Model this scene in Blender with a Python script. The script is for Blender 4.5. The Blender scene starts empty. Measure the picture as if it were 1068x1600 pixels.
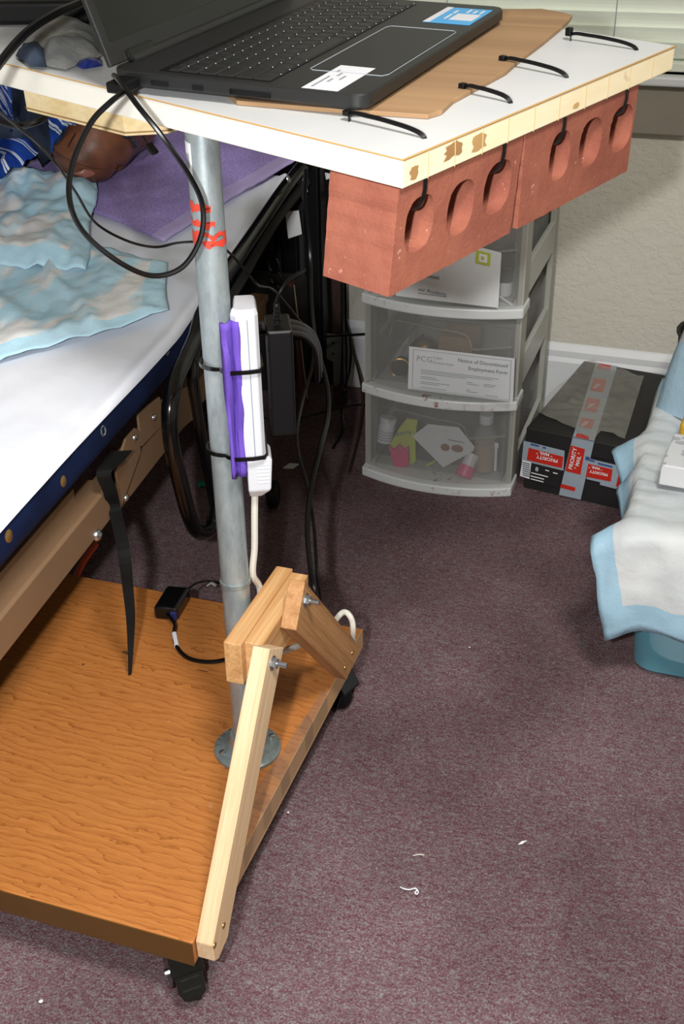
import bpy, bmesh, math, random
from math import sin, cos, pi, radians
from mathutils import Vector as V, Matrix, noise
from mathutils.geometry import tessellate_polygon

sc = bpy.context.scene
COL = sc.collection
random.seed(7)

# ------------------------------------------------------------------ camera
H = 1.16                     # camera height, metres
F = 1813.0                   # focal length in pixels of the 1068x1600 frame
CX, CY = 534.0, 800.0
_d = V((46, 3100, F)).normalized()
_y = V((706, -1070.6, F)); _y = (_y - _d * _y.dot(_d)).normalized()
_z = -_d
_x = _y.cross(_z)
CAMP = V((0, 0, H))
def ray(px, py):
    c = V((px - CX, py - CY, F)); return V((_x.dot(c), _y.dot(c), _z.dot(c)))
cam_d = bpy.data.cameras.new('camera'); cam = bpy.data.objects.new('camera', cam_d); COL.objects.link(cam)
cam_d.sensor_fit = 'VERTICAL'; cam_d.sensor_height = 36.0; cam_d.lens = 36.0 * F / 1600.0
cam_d.clip_start = 0.02; cam_d.clip_end = 60
CR = V((_x.x, _y.x, _z.x)); CU = -V((_x.y, _y.y, _z.y)); CF = V((_x.z, _y.z, _z.z))
M = Matrix((CR, CU, -CF)).transposed().to_4x4(); M.translation = CAMP
cam.matrix_world = M
sc.camera = cam

# ------------------------------------------------------------------ world, lights, exposure
wd = bpy.data.worlds.new('world'); sc.world = wd; wd.use_nodes = True
wd.node_tree.nodes['Background'].inputs[0].default_value = (0.80, 0.92, 0.78, 1)
wd.node_tree.nodes['Background'].inputs[1].default_value = 3.2
FLASH_POWER = 21.0
fl = bpy.data.lights.new('camera_flash', 'AREA'); fl.energy = FLASH_POWER; fl.color = (0.97, 0.985, 1.0)
fl.shape = 'DISK'; fl.size = 0.045
flo = bpy.data.objects.new('camera_flash', fl); COL.objects.link(flo)
FM = M.copy(); FM.translation = CAMP - CR * 0.135 + CU * 0.02 + CF * 0.01
flo.matrix_world = FM
rl = bpy.data.lights.new('added_fill_light', 'AREA'); rl.energy = 52.0; rl.color = (1.0, 0.98, 0.95); rl.shape = 'DISK'; rl.size = 0.45  # added fill from above, raises the ambient level
rlo = bpy.data.objects.new('added_fill_light', rl); COL.objects.link(rlo); rlo.location = (0.3, 0.2, 2.31)
vs = sc.view_settings
vs.view_transform = 'Standard'; vs.look = 'None'; vs.exposure = 0.0; vs.gamma = 1.0; vs.use_curve_mapping = False

# ------------------------------------------------------------------ pixel -> point on a known plane
def at_z(px, py, z=0.0): r = ray(px, py); return CAMP + r * ((z - H) / r.z)
def at_y(px, py, Y): r = ray(px, py); return CAMP + r * (Y / r.y)
def at_x(px, py, X): r = ray(px, py); return CAMP + r * (X / r.x)
def at_d(px, py, d): return CAMP + ray(px, py) * (d / F)
def at_pl(px, py, P, n): r = ray(px, py); return CAMP + r * ((P - CAMP).dot(n) / r.dot(n))
# table-top frame (it sags a little towards its weighted near corner)
TP = at_z(629, 249, 0.92)
_a = ray(-1990, -387).normalized(); _b = ray(2440, -510).normalized()
_m = (_a + _b).normalized(); _q = (_a - _b).normalized()
TA = (_m + _q).normalized(); TB = (_m - _q).normalized(); TN = TB.cross(TA)
def tw(a, b, h=0.0): return TP + TA * a + TB * b + TN * h
def tab(px, py, h=0.0): return at_pl(px, py, TP + TN * h, TN)
# bed frame: BT along the bed, BS across it (away from the cart side)
BT = V((-0.101, 0.995, 0)); BS = V((-0.995, -0.101, 0))
def bed_h(t): return 0.50 + 0.105 * max(0.0, t - 1.58)
def bw(t, s, z): return BT * t + BS * s + V((0, 0, z))
def bed_at(px, py, dz=0.0):
    z = 0.52
    for _ in range(30):
        p = at_z(px, py, z + dz); z = bed_h(p.dot(BT))
    return at_z(px, py, z + dz)

# ------------------------------------------------------------------ materials
def lin(c):
    if isinstance(c, str):
        c = c.lstrip('#'); c = [int(c[i:i + 2], 16) / 255 for i in (0, 2, 4)]
    return tuple(((x / 12.92) if x <= 0.04045 else ((x + 0.055) / 1.055) ** 2.4) for x in c) + (1,)
class Mat:
    def __init__(s, name, col='#808080', rough=0.6, metal=0.0, spec=0.5):
        s.m = bpy.data.materials.new(name); s.m.use_nodes = True
        s.nt = s.m.node_tree; s.b = s.nt.nodes['Principled BSDF']
        s.b.inputs['Base Color'].default_value = lin(col); s.b.inputs['Roughness'].default_value = rough
        s.b.inputs['Metallic'].default_value = metal; s.b.inputs['Specular IOR Level'].default_value = spec
    def n(s, t, **k):
        x = s.nt.nodes.new(t)
        for a, v in k.items(): setattr(x, a, v)
        return x
    def l(s, a, b): s.nt.links.new(a, b)
    def coords(s, scale=(1, 1, 1), rot=(0, 0, 0), kind='Object'):
        tc = s.n('ShaderNodeTexCoord'); mp = s.n('ShaderNodeMapping')
        s.l(tc.outputs[kind], mp.inputs[0]); mp.inputs['Scale'].default_value = scale; mp.inputs['Rotation'].default_value = rot
        return mp.outputs[0]
    def noise(s, vec, scale, detail=3, rough=0.5, dist=0.0):
        x = s.n('ShaderNodeTexNoise'); s.l(vec, x.inputs['Vector'])
        x.inputs['Scale'].default_value = scale; x.inputs['Detail'].default_value = detail
        x.inputs['Roughness'].default_value = rough; x.inputs['Distortion'].default_value = dist
        return x.outputs[0]
    def ramp(s, fac, stops, interp='LINEAR'):
        r = s.n('ShaderNodeValToRGB'); s.l(fac, r.inputs[0]); r.color_ramp.interpolation = interp
        while len(r.color_ramp.elements) < len(stops): r.color_ramp.elements.new(0.5)
        for e, (p, c) in zip(r.color_ramp.elements, stops): e.position = p; e.color = lin(c)
        return r.outputs[0]
    def mix(s, fac, a, b, mode='MIX'):
        x = s.n('ShaderNodeMix', data_type='RGBA', blend_type=mode)
        for sock, v in ((x.inputs[0], fac), (x.inputs[6], a), (x.inputs[7], b)):
            if isinstance(v, (int, float)): sock.default_value = v
            elif isinstance(v, (str, tuple)): sock.default_value = lin(v) if isinstance(v, str) else v
            else: s.l(v, sock)
        return x.outputs[2]
    def color(s, c): s.l(c, s.b.inputs['Base Color']); return s
    def bump(s, h, strength=0.3, dist=0.002):
        x = s.n('ShaderNodeBump'); s.l(h, x.inputs['Height']); x.inputs['Strength'].default_value = strength
        x.inputs['Distance'].default_value = dist
        s.l(x.outputs[0], s.b.inputs['Normal']); return s
    def alpha(s, a): s.b.inputs['Alpha'].default_value = a; return s

def flat(name, col, rough=0.6, metal=0, spec=0.5, var=0.0, bump=0.0, bscale=300):
    m = Mat(name, col, rough, metal, spec)
    if var or bump:
        v = m.coords()
        if var:
            nz = m.noise(v, 14, 4)
            c = lin(col); dark = tuple(x * (1 - var) for x in c[:3]) + (1,); lite = tuple(min(1, x * (1 + var)) for x in c[:3]) + (1,)
            m.color(m.mix(nz, dark, lite))
        if bump: m.bump(m.noise(v, bscale, 2), bump, 0.001)
    return m.m

def carpet_mat():
    m = Mat('carpet', '#6c4c54', 0.95, spec=0.1); v = m.coords()
    fine = m.noise(v, 430, 2, 0.7)
    c = m.ramp(fine, [(0.30, '#3b272c'), (0.42, '#6c454c'), (0.5, '#7b6165'), (0.58, '#80777a'), (0.70, '#b3acac')])
    vs_ = m.coords((1, 3.0, 1)); mid = m.noise(vs_, 75, 3, 0.65)
    c2 = m.ramp(mid, [(0.3, '#5c3a41'), (0.45, '#765258'), (0.55, '#77686b'), (0.7, '#8f8a8b')])
    c = m.mix(0.42, c, c2)
    big = m.noise(v, 3.2, 3); lo = m.ramp(big, [(0.35, '#c9c4c4'), (0.65, '#ffffff')])
    c = m.mix(1.0, c, lo, 'MULTIPLY')
    m.color(c).bump(fine, 0.9, 0.004); return m.m
def wall_mat():
    m = Mat('textured_plaster', '#b9b4a2', 0.85, spec=0.2); v = m.coords()
    n1 = m.noise(v, 75, 3, 0.55); r = m.ramp(n1, [(0.42, '#000000'), (0.56, '#ffffff')])
    c = m.mix(m.noise(v, 5, 3), '#c9c5b8', '#bbb6a8'); m.color(c)
    m.bump(r, 0.35, 0.0022); return m.m
def oak_mat():
    m = Mat('oak_laminate', '#b8702e', 0.42, spec=0.45)
    v = m.coords((1.0, 7.5, 1.0)); w = m.noise(v, 3.2, 3, 0.5, 0.4)
    wav = m.n('ShaderNodeTexWave', wave_type='BANDS', bands_direction='Y', wave_profile='SAW')
    tc = m.coords((0.42, 1, 1), (0, 0, 0.10)); m.l(tc, wav.inputs['Vector'])
    wav.inputs['Scale'].default_value = 27; wav.inputs['Distortion'].default_value = 12; wav.inputs['Detail'].default_value = 4
    wav.inputs['Detail Scale'].default_value = 1.1; wav.inputs['Detail Roughness'].default_value = 0.55
    g = m.ramp(wav.outputs[0], [(0.0, '#8c5122'), (0.16, '#a96a33'), (0.6, '#b17239'), (1.0, '#b3733a')])
    f = m.noise(m.coords((6, 130, 6)), 3.0, 4, 0.7)
    g = m.mix(0.7, g, m.ramp(f, [(0.3, '#d0b8a8'), (0.6, '#ffffff')]), 'MULTIPLY')
    g = m.mix(m.ramp(w, [(0.35, '#000000'), (0.75, '#8a8a8a')]), g, '#a66a36')
    sp = m.noise(m.coords(), 60, 2); g = m.mix(m.ramp(sp, [(0.72, '#000000'), (0.76, '#555555')]), g, '#cfc0ae')
    m.color(g).bump(f, 0.12, 0.0006); return m.m
def pine_mat(name, base, dark, along='Y', scale=1.0, ringy=0.5, rough=0.55, lean=0.0):
    m = Mat(name, base, rough, spec=0.3)
    sc3 = {'X': (1.2, 48, 48), 'Y': (48, 1.2, 48), 'Z': (48, 48, 1.2)}[along]
    sc3 = tuple(x * scale for x in sc3)
    def cc(k):
        pre = m.coords((1, 1, 1), (radians(lean), 0, 0)); mp = m.n('ShaderNodeMapping'); m.l(pre, mp.inputs[0]); mp.inputs['Scale'].default_value = tuple(x * k for x in sc3); return mp.outputs[0]
    a = m.noise(cc(1), 1.2, 3, 0.5, 0.15)
    b = m.noise(cc(5), 1.5, 2, 0.6)
    c = m.mix(m.ramp(a, [(0.35, '#000000'), (0.62, '#ffffff')]), base, dark)
    c = m.mix(ringy * 0.5, c, m.ramp(b, [(0.3, '#c9ac8a'), (0.6, '#ffffff')]), 'MULTIPLY')
    m.color(c).bump(b, 0.15, 0.0005); return m.m
def fabric(name, col, col2=None, rough=0.9, weave=900, bump=0.3, var=None, vs=9, sheen=0):
    m = Mat(name, col, rough, spec=0.15); v = m.coords()
    if col2: m.color(m.mix(m.ramp(m.noise(v, vs, 4, 0.55), [(0.38, '#000000'), (0.62, '#ffffff')]), col, col2))
    m.bump(m.noise(v, weave, 2, 0.6), bump, 0.001)
    return m.m
def steel(name, c1, c2, rough=0.38, metal=0.85, vs=18):
    m = Mat(name, c1, rough, metal); v = m.coords((1, 1, 0.35)); f = m.noise(v, vs * 4, 4, 0.7)
    m.color(m.mix(m.ramp(f, [(0.35, '#000000'), (0.65, '#ffffff')]), c1, c2)); m.bump(m.noise(m.coords(), 200, 3), 0.12, 0.0008); return m.m

MT = {}
MT['carpet'] = carpet_mat(); MT['wall'] = wall_mat(); MT['oak'] = oak_mat()
MT['ceil'] = flat('ceiling_paint', '#d8d6ce', 0.9, var=0.03)
MT['trim'] = flat('white_trim_paint', '#cfd0d0', 0.45, var=0.08)
MT['sill'] = flat('taupe_sill', '#857d70', 0.6, var=0.12)
MT['white_pl'] = flat('white_plastic', '#bebfc3', 0.35, var=0.03)
MT['offwhite_cable'] = flat('offwhite_cable', '#c9c4b8', 0.45)
MT['black_pl'] = flat('black_plastic', '#060607', 0.45, 0, 0.3, bump=0.1, bscale=500)
MT['black_gloss'] = flat('black_gloss', '#0b0b0c', 0.16)
MT['black_matte'] = flat('black_matte', '#151412', 0.75, var=0.3)
MT['black_cable'] = flat('black_cable', '#060607', 0.30, 0, 0.38)
MT['galv'] = steel('galvanised_steel', '#8d979a', '#a7b0b1', 0.42, 0.55)
MT['flange'] = steel('galvanised_casting', '#7d8a8c', '#98a4a5', 0.36, 0.6)
MT['zinc'] = flat('zinc', '#b8bcc0', 0.25, 0.95)
MT['brass'] = flat('brass', '#a9824a', 0.35, 0.8)
MT['pine'] = pine_mat('pale_pine', '#dcc19e', '#d0af88', 'Z', 1.8, 0.6, 0.55, 37.2)
MT['pine_y'] = pine_mat('pale_pine_block', '#cfa573', '#b98a58', 'Y', 0.9, 1.0)
MT['fir'] = pine_mat('fir_brace', '#b98c5e', '#a2754a', 'Z', 1.6, 1.0, 0.55, -40.5)
MT['ply'] = pine_mat('support_ply', '#e0cfa6', '#d4bd8c', 'X', 0.6)
MT['tape'] = None
MT['navy'] = fabric('navy_vinyl_fabric', '#0c1836', '#132348', 0.7, 1200, 0.25)
MT['sheet'] = fabric('white_sheet', '#eceef6', '#dfe3ee', 0.9, 700, 0.25, vs=5)
MT['purple_felt'] = fabric('purple_felt', '#6a4fae', '#5a3f9c', 0.95, 800, 0.6)
MT['grey_cloth'] = fabric('grey_fleece', '#8a8880', '#6e6f6e', 0.95, 260, 0.8, vs=30)
MT['slate_cloth'] = fabric('slate_blue_cloth', '#2b3342', '#3d4656', 0.9, 300, 0.7, vs=22)
MT['webbing'] = fabric('black_webbing', '#121212', '#1d1d1c', 0.8, 1500, 0.8)
MT['taupe'] = flat('taupe_enamel', '#806349', 0.42, 0.1, var=0.14, bump=0.05)
MT['wood_dark'] = flat('dark_wood', '#2c1a12', 0.6, var=0.4)
MT['red'] = flat('red_paint', '#c63b28', 0.45)
MT['orange'] = flat('orange_plastic', '#c9471b', 0.5)
MT['green'] = flat('green_plastic', '#157a64', 0.4)
MT['paper'] = flat('paper', '#c6c8c9', 0.8, var=0.05)
MT['ink'] = flat('ink', '#4a5056', 0.8)
MT['ink_soft'] = flat('faded_ink', '#858a8e', 0.8)
MT['white_ink'] = flat('white_print', '#d6d6d6', 0.6)
MT['label_white'] = flat('white_label', '#d4d4d8', 0.5, var=0.04)
MT['sky_blue'] = flat('blue_sticker', '#3f9fd8', 0.4)
MT['usps_red'] = flat('red_tape', '#b8281d', 0.28)
MT['usps_tape'] = flat('grey_blue_tape', '#8f9aa4', 0.25, var=0.12)
MT['usps_blue'] = flat('blue_print', '#2c4a86', 0.4)
MT['box_black'] = flat('black_cardboard', '#141313', 0.6, var=0.25, bump=0.1)
MT['blind'] = flat('blind_slat', '#d6dacb', 0.45, var=0.05)
MT['pink'] = flat('pink_plastic', '#c42a68', 0.4, var=0.1)
MT['lime'] = flat('lime_packet', '#a8b23a', 0.35, var=0.15)
MT['tan'] = flat('tan_liquid', '#9a7048', 0.4)
MT['yellow'] = flat('yellow_wrap', '#c39a2e', 0.35, var=0.15)
MT['skin'] = None
MT['teal'] = None

def translucent(name, col, alpha, rough=0.3, var=0.06, bump=0.1, bs=40):
    m = Mat(name, col, rough, spec=0.5); v = m.coords(); nz = m.noise(v, 9, 4)
    mr = m.n('ShaderNodeMapRange'); m.l(nz, mr.inputs[0]); mr.inputs[3].default_value = alpha - var; mr.inputs[4].default_value = alpha + var
    m.l(mr.outputs[0], m.b.inputs['Alpha']); m.bump(m.noise(v, bs, 3), bump, 0.002); return m.m
MT['frost'] = translucent('frosted_drawer_plastic', '#a9a9a4', 0.21, 0.35)
MT['frost_rim'] = translucent('frosted_moulding', '#c8c8c0', 0.75, 0.35)
MT['frost_side'] = translucent('frosted_frame_plastic', '#a9a79c', 0.82, 0.4)
MT['clear_bag'] = translucent('clear_bag', '#9c9a90', 0.42, 0.12, 0.2, 0.9, 60)
MT['clear_pl'] = translucent('clear_plastic', '#a5a7a3', 0.3, 0.15)
MT['clear_tape'] = translucent('clear_packing_tape', '#8b7f72', 0.24, 0.06, 0.1, 0.4, 30)
MT['teal'] = translucent('turquoise_bin_plastic', '#6fb4c8', 0.55, 0.3, 0.1, 0.5, 14)

def rim_dirty():
    m = Mat('white_moulding_with_rust_stains', '#c9cbca', 0.4); v = m.coords((1, 1, 1))
    a = m.noise(v, 55, 4, 0.7); st = m.ramp(a, [(0.57, '#000000'), (0.63, '#ffffff')])
    b = m.noise(v, 9, 2); k = m.ramp(b, [(0.48, '#000000'), (0.6, '#ffffff')]); mk = m.mix(1.0, st, k, 'MULTIPLY')
    m.color(m.mix(mk, '#c9cbca', '#8a5a38')); return m.m
MT['rim'] = rim_dirty()
def brick_mat():
    m = Mat('red_brick_clay', '#b8604a', 0.85, spec=0.15); v = m.coords()
    a = m.noise(v, 26, 4, 0.6); c = m.mix(m.ramp(a, [(0.35, '#000000'), (0.65, '#ffffff')]), '#884f40', '#965b48')
    b = m.noise(v, 120, 3, 0.6); c = m.mix(m.ramp(b, [(0.68, '#000000'), (0.74, '#bbbbbb')]), c, '#d8a897')
    m.color(c).bump(m.noise(v, 220, 4, 0.7), 0.45, 0.0016); return m.m
MT['brick'] = brick_mat()
def skin_mat():
    m = Mat('dark_brown_skin', '#5a3524', 0.42, spec=0.35); v = m.coords()
    m.color(m.mix(m.ramp(m.noise(v, 22, 4), [(0.35, '#000000'), (0.65, '#ffffff')]), '#5a3625', '#7a4c35'))
    m.b.inputs['Subsurface Weight'].default_value = 0.08; m.b.inputs['Subsurface Radius'].default_value = (0.01, 0.004, 0.002)
    m.bump(m.noise(v, 160, 3), 0.35, 0.0012); return m.m
MT['skin'] = skin_mat()
MT['scar'] = flat('pink_scar_skin', '#8f5648', 0.4, var=0.3)
def towel_mat():
    m = Mat('purple_terry', '#7f68b8', 0.95, spec=0.1); v = m.coords()
    uv = m.n('ShaderNodeTexCoord').outputs['UV']; sx = m.n('ShaderNodeSeparateXYZ'); m.l(uv, sx.inputs[0])
    r = m.ramp(sx.outputs[0], [(0.0, '#ffffff'), (0.08, '#000000'), (0.9, '#000000'), (0.93, '#ffffff')], 'CONSTANT')
    f = m.noise(v, 420, 2, 0.7)
    c = m.mix(m.ramp(f, [(0.4, '#000000'), (0.6, '#ffffff')]), '#927cc6', '#c0aee6')
    m.color(m.mix(r, c, '#bdaee0')).bump(f, 0.8, 0.003); return m.m
MT['towel'] = towel_mat()
def pad_mat(name, inner=0.16, fold=False, b0='#a9d8ee', b1='#c9e6f4', w0='#dddedf', w1='#efefed'):
    # white quilted absorbent centre inside a pale blue film border (flat, in the cloth's own UVs)
    m = Mat(name, '#a9cfe2', 0.5, spec=0.3)
    uv = m.n('ShaderNodeTexCoord').outputs['UV']; sx = m.n('ShaderNodeSeparateXYZ'); m.l(uv, sx.inputs[0])
    def edge(o):
        a = m.n('ShaderNodeMath', operation='SUBTRACT'); m.l(o, a.inputs[0]); a.inputs[1].default_value = 0.5
        b = m.n('ShaderNodeMath', operation='ABSOLUTE'); m.l(a.outputs[0], b.inputs[0]); return b.outputs[0]
    mx = m.n('ShaderNodeMath', operation='MAXIMUM'); m.l(edge(sx.outputs[0]), mx.inputs[0]); m.l(edge(sx.outputs[1]), mx.inputs[1])
    msk = m.ramp(mx.outputs[0], [(0.0, '#ffffff'), (0.5 - inner, '#000000')], 'CONSTANT')
    v = m.coords(); nz = m.noise(v, 12, 4)
    if fold:
        st = m.noise(m.coords((9, 3.2, 1), (0, 0, -0.5)), 1.3, 3, .6, .6); fm = m.ramp(st, [(0.46, '#000000'), (0.56, '#ffffff')]); msk = m.mix(1.0, msk, fm, 'MULTIPLY')
    m.color(m.mix(msk, m.mix(nz, b0, b1), m.mix(nz, w0, w1)))
    m.bump(m.noise(v, 50, 4, 0.6), 0.5, 0.003); return m.m
MT['pad'] = pad_mat('absorbent_pad', 0.074, False, '#86a9bd', '#a0bfcf', '#a9b3b9', '#cbcbc8'); MT['pad_heap'] = pad_mat('absorbent_pad_film', 0.12, True, '#94aebd', '#a3c0cf', '#aeb3b6', '#b8bcbe'); MT['pad_bed'] = pad_mat('absorbent_pad_creased', 0.09, True)
def top_mat():
    m = Mat('scuffed_white_laminate', '#b9bdc3', 0.42, spec=0.4); v = m.coords()
    c = m.mix(m.noise(v, 11, 4), '#b9bbbc', '#cccbc8')
    s = m.noise(v, 45, 4, 0.75); c = m.mix(m.ramp(s, [(0.66, '#000000'), (0.72, '#666666')]), c, '#8a7a68')
    m.color(c); return m.m
MT['top'] = top_mat()
def edge_mat():
    m = Mat('bare_pine_edge_with_knots', '#e6d3a6', 0.6, spec=0.25)
    v = m.coords((1, 1, 1)); st = m.noise(m.coords((14, 14, 60)), 1.2, 3)
    c = m.mix(st, '#eee2c2', '#e3cfa4')
    k = m.noise(v, 24, 3, 0.6); c = m.mix(m.ramp(k, [(0.68, '#000000'), (0.76, '#999999')]), c, '#8a5a32')
    m.color(c); return m.m
MT['edge'] = edge_mat()
MT['edge_white'] = flat('whitewashed_pine_edge', '#dfdcd0', 0.55, var=0.06, bump=0.1, bscale=60)
MT['knot'] = flat('pine_knot', '#9a7448', 0.6, var=0.5)
MT['cardboard'] = pine_mat('brown_cardboard', '#a3825f', '#957656', 'X', 0.5, 0.3, 0.8)
def shorts_mat():
    m = Mat('blue_fabric_with_white_waves', '#1c3f8f', 0.85, spec=0.15)
    w = m.n('ShaderNodeTexWave', wave_type='BANDS', bands_direction='DIAGONAL'); m.l(m.coords(), w.inputs['Vector'])
    w.inputs['Scale'].default_value = 6.5; w.inputs['Distortion'].default_value = 9; w.inputs['Detail'].default_value = 0.5; w.inputs['Detail Scale'].default_value = 0.8
    r = m.ramp(w.outputs[0], [(0.0, '#000000'), (0.80, '#ffffff'), (0.87, '#000000'), (0.91, '#ffffff'), (0.97, '#000000')], 'CONSTANT')
    m.color(m.mix(r, '#1b3f92', '#d5dbe4')); m.bump(m.noise(m.coords(), 400, 2), 0.3, 0.001); return m.m
MT['blue_wave'] = shorts_mat()
def tissue_mat():
    m = Mat('white_card_with_grey_leaves', '#c3c4c6', 0.45)
    vo = m.n('ShaderNodeTexVoronoi'); m.l(m.coords((1, 1.7, 1.3)), vo.inputs['Vector']); vo.inputs['Scale'].default_value = 30
    r = m.ramp(vo.outputs[0], [(0.0, '#ffffff'), (0.36, '#000000')], 'CONSTANT'); m.color(m.mix(r, '#c6c7c9', '#9fa3a6')); return m.m
MT['tissue'] = tissue_mat()
def em(name, col, s):
    m = Mat(name, col); m.b.inputs['Emission Color'].default_value = lin(col); m.b.inputs['Emission Strength'].default_value = s; return m.m
MT['lamp'] = em('fill_fixture_diffuser', '#fff4e4', 2.0)  # glow for the disc of the added ceiling fill

# ------------------------------------------------------------------ object helpers
ORG = {}
def tag(o, label=None, cat=None, group=None, kind=None):
    if label: o['label'] = label
    if cat: o['category'] = cat
    if group: o['group'] = group
    if kind: o['kind'] = kind
    return o
def thing(name, loc, label, cat, group=None):
    o = bpy.data.objects.new(name, None); COL.objects.link(o); o.location = loc; ORG[o.name] = V(loc); o.empty_display_size = 0.05
    return tag(o, label, cat, group)
class MB:
    def __init__(s): s.v = []; s.f = []; s.mi = []; s.uv = {}
    def add(s, vs, fs, mi=0):
        b = len(s.v); s.v += [V(v) for v in vs]
        for f in fs: s.f.append(tuple(b + i for i in f)); s.mi.append(mi)
        return s
    def hexa(s, c, mi=0):   # 8 corners: bottom 0-3 ccw, top 4-7
        return s.add(c, [(3, 2, 1, 0), (4, 5, 6, 7), (0, 1, 5, 4), (1, 2, 6, 5), (2, 3, 7, 6), (3, 0, 4, 7)], mi)
    def box(s, lo, hi, mi=0):
        x0, y0, z0 = lo; x1, y1, z1 = hi
        return s.hexa([(x0, y0, z0), (x1, y0, z0), (x1, y1, z0), (x0, y1, z0), (x0, y0, z1), (x1, y0, z1), (x1, y1, z1), (x0, y1, z1)], mi)
    def fbox(s, O, ax, ay, az, mi=0):  # box from corner O along three edge vectors
        O = V(O); ax = V(ax); ay = V(ay); az = V(az)
        if ax.cross(ay).dot(az) < 0: ax, ay = ay, ax
        return s.hexa([O, O + ax, O + ax + ay, O + ay, O + az, O + az + ax, O + az + ax + ay, O + az + ay], mi)
    def prism(s, poly, ext, mi=0):   # planar polygon extruded by vector
        poly = [V(p) for p in poly]; ext = V(ext); n = len(poly)
        nrm = V((0, 0, 0))
        for i in range(n): nrm += (poly[i] - poly[0]).cross(poly[(i + 1) % n] - poly[0])
        if nrm.dot(ext) > 0: poly.reverse()
        b = len(s.v); s.v += poly + [p + ext for p in poly]
        s.f.append(tuple(b + i for i in range(n))); s.mi.append(mi)
        s.f.append(tuple(b + n + i for i in reversed(range(n)))); s.mi.append(mi)
        for i in range(n):
            j = (i + 1) % n; s.f.append((b + j, b + i, b + n + i, b + n + j)); s.mi.append(mi)
        return s
    def sweep(s, pts, prof, closed=False, up=None, mi=0, scales=None, caps=True):
        pts = [V(p) for p in pts]; n = len(pts); m = len(prof); b = len(s.v)
        T = []
        for i in range(n):
            if closed: t = pts[(i + 1) % n] - pts[i - 1]
            else: t = pts[min(i + 1, n - 1)] - pts[max(i - 1, 0)]
            T.append(t.normalized())
        u = V(up) if up is not None else (V((0, 0, 1)) if abs(T[0].z) < 0.9 else V((1, 0, 0)))
        for i in range(n):
            if up is not None: u = V(up)
            w = T[i].cross(u)
            if w.length < 1e-5: w = T[i].cross(V((0.3, 0.9, 0.2)))
            w.normalize(); u2 = w.cross(T[i]).normalized()
            if up is None: u = u2
            k = scales[i] if scales else 1
            for (a, c) in prof: s.v.append(pts[i] + w * (a * k) + u2 * (c * k))
        R = n if closed else n - 1
        for i in range(R):
            i2 = (i + 1) % n
            for j in range(m):
                j2 = (j + 1) % m; s.f.append((b + i * m + j, b + i * m + j2, b + i2 * m + j2, b + i2 * m + j)); s.mi.append(mi)
        if not closed and caps:
            s.f.append(tuple(b + j for j in reversed(range(m)))); s.mi.append(mi)
            s.f.append(tuple(b + (n - 1) * m + j for j in range(m))); s.mi.append(mi)
        return s
    def tube(s, pts, r, seg=8, **k): return s.sweep(pts, [(r * cos(2 * pi * j / seg), r * sin(2 * pi * j / seg)) for j in range(seg)], **k)
    def cyl(s, p0, p1, r0, r1=None, seg=16, mi=0):
        r1 = r0 if r1 is None else r1
        return s.sweep([p0, p1], [(r0 * cos(2 * pi * j / seg), r0 * sin(2 * pi * j / seg)) for j in range(seg)], scales=[1, r1 / r0], mi=mi)
    def lathe(s, O, axis, prof, seg=20, mi=0):   # prof: (r, h)
        O = V(O); ax = V(axis).normalized(); u = ax.cross(V((0.31, 0.9, 0.2))).normalized(); w = ax.cross(u); b = len(s.v); m = len(prof)
        for j in range(seg):
            a = 2 * pi * j / seg
            for r, h in prof: s.v.append(O + ax * h + (u * cos(a) + w * sin(a)) * r)
        for j in range(seg):
            j2 = (j + 1) % seg
            for i in range(m - 1): s.f.append((b + j * m + i, b + j2 * m + i, b + j2 * m + i + 1, b + j * m + i + 1)); s.mi.append(mi)
        return s
    def grid(s, fn, nu, nv, mi=0):
        b = len(s.v)
        for i in range(nu + 1):
            for j in range(nv + 1):
                s.uv[len(s.v)] = (i / nu, j / nv); s.v.append(V(fn(i / nu, j / nv)))
        for i in range(nu):
            for j in range(nv):
                k = b + i * (nv + 1) + j; s.f.append((k, k + nv + 1, k + nv + 2, k + 1)); s.mi.append(mi)
        return s

def obj(name, mb, mats, parent=None, smooth=False, bevel=0, bseg=2, solid=0, subsurf=0, fixn=True, angle=40):
    mats = mats if isinstance(mats, (list, tuple)) else [mats]
    if parent is None:
        zs = min(v.z for v in mb.v); xs = [v.x for v in mb.v]; ys = [v.y for v in mb.v]
        org = V(((min(xs) + max(xs)) / 2, (min(ys) + max(ys)) / 2, zs))
    else: org = ORG[parent.name]
    me = bpy.data.meshes.new(name); me.from_pydata([tuple(v - org) for v in mb.v], [], mb.f)
    for mm in mats: me.materials.append(MT[mm] if isinstance(mm, str) else mm)
    me.polygons.foreach_set('material_index', mb.mi)
    if mb.uv:
        ul = me.uv_layers.new(name='uv')
        for lp in me.loops: ul.data[lp.index].uv = mb.uv.get(lp.vertex_index, (0, 0))
    me.validate(clean_customdata=False); me.update()
    if fixn:
        bm = bmesh.new(); bm.from_mesh(me); bmesh.ops.recalc_face_normals(bm, faces=bm.faces); bm.to_mesh(me); bm.free()
    if smooth: me.polygons.foreach_set('use_smooth', [True] * len(me.polygons))
    o = bpy.data.objects.new(name, me); COL.objects.link(o)
    if parent is None: o.location = org; ORG[o.name] = org
    else: o.parent = parent; ORG[o.name] = org
    if solid: md = o.modifiers.new('s', 'SOLIDIFY'); md.thickness = abs(solid); md.offset = 1 if solid > 0 else -1
    if bevel: md = o.modifiers.new('b', 'BEVEL'); md.width = bevel; md.segments = bseg; md.limit_method = 'ANGLE'; md.angle_limit = radians(35); md.harden_normals = False
    if subsurf: md = o.modifiers.new('u', 'SUBSURF'); md.levels = subsurf; md.render_levels = subsurf
    if smooth and bevel == 0 and angle:
        try: me.set_sharp_from_angle(angle=radians(angle))
        except Exception: pass
    return o
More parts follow.
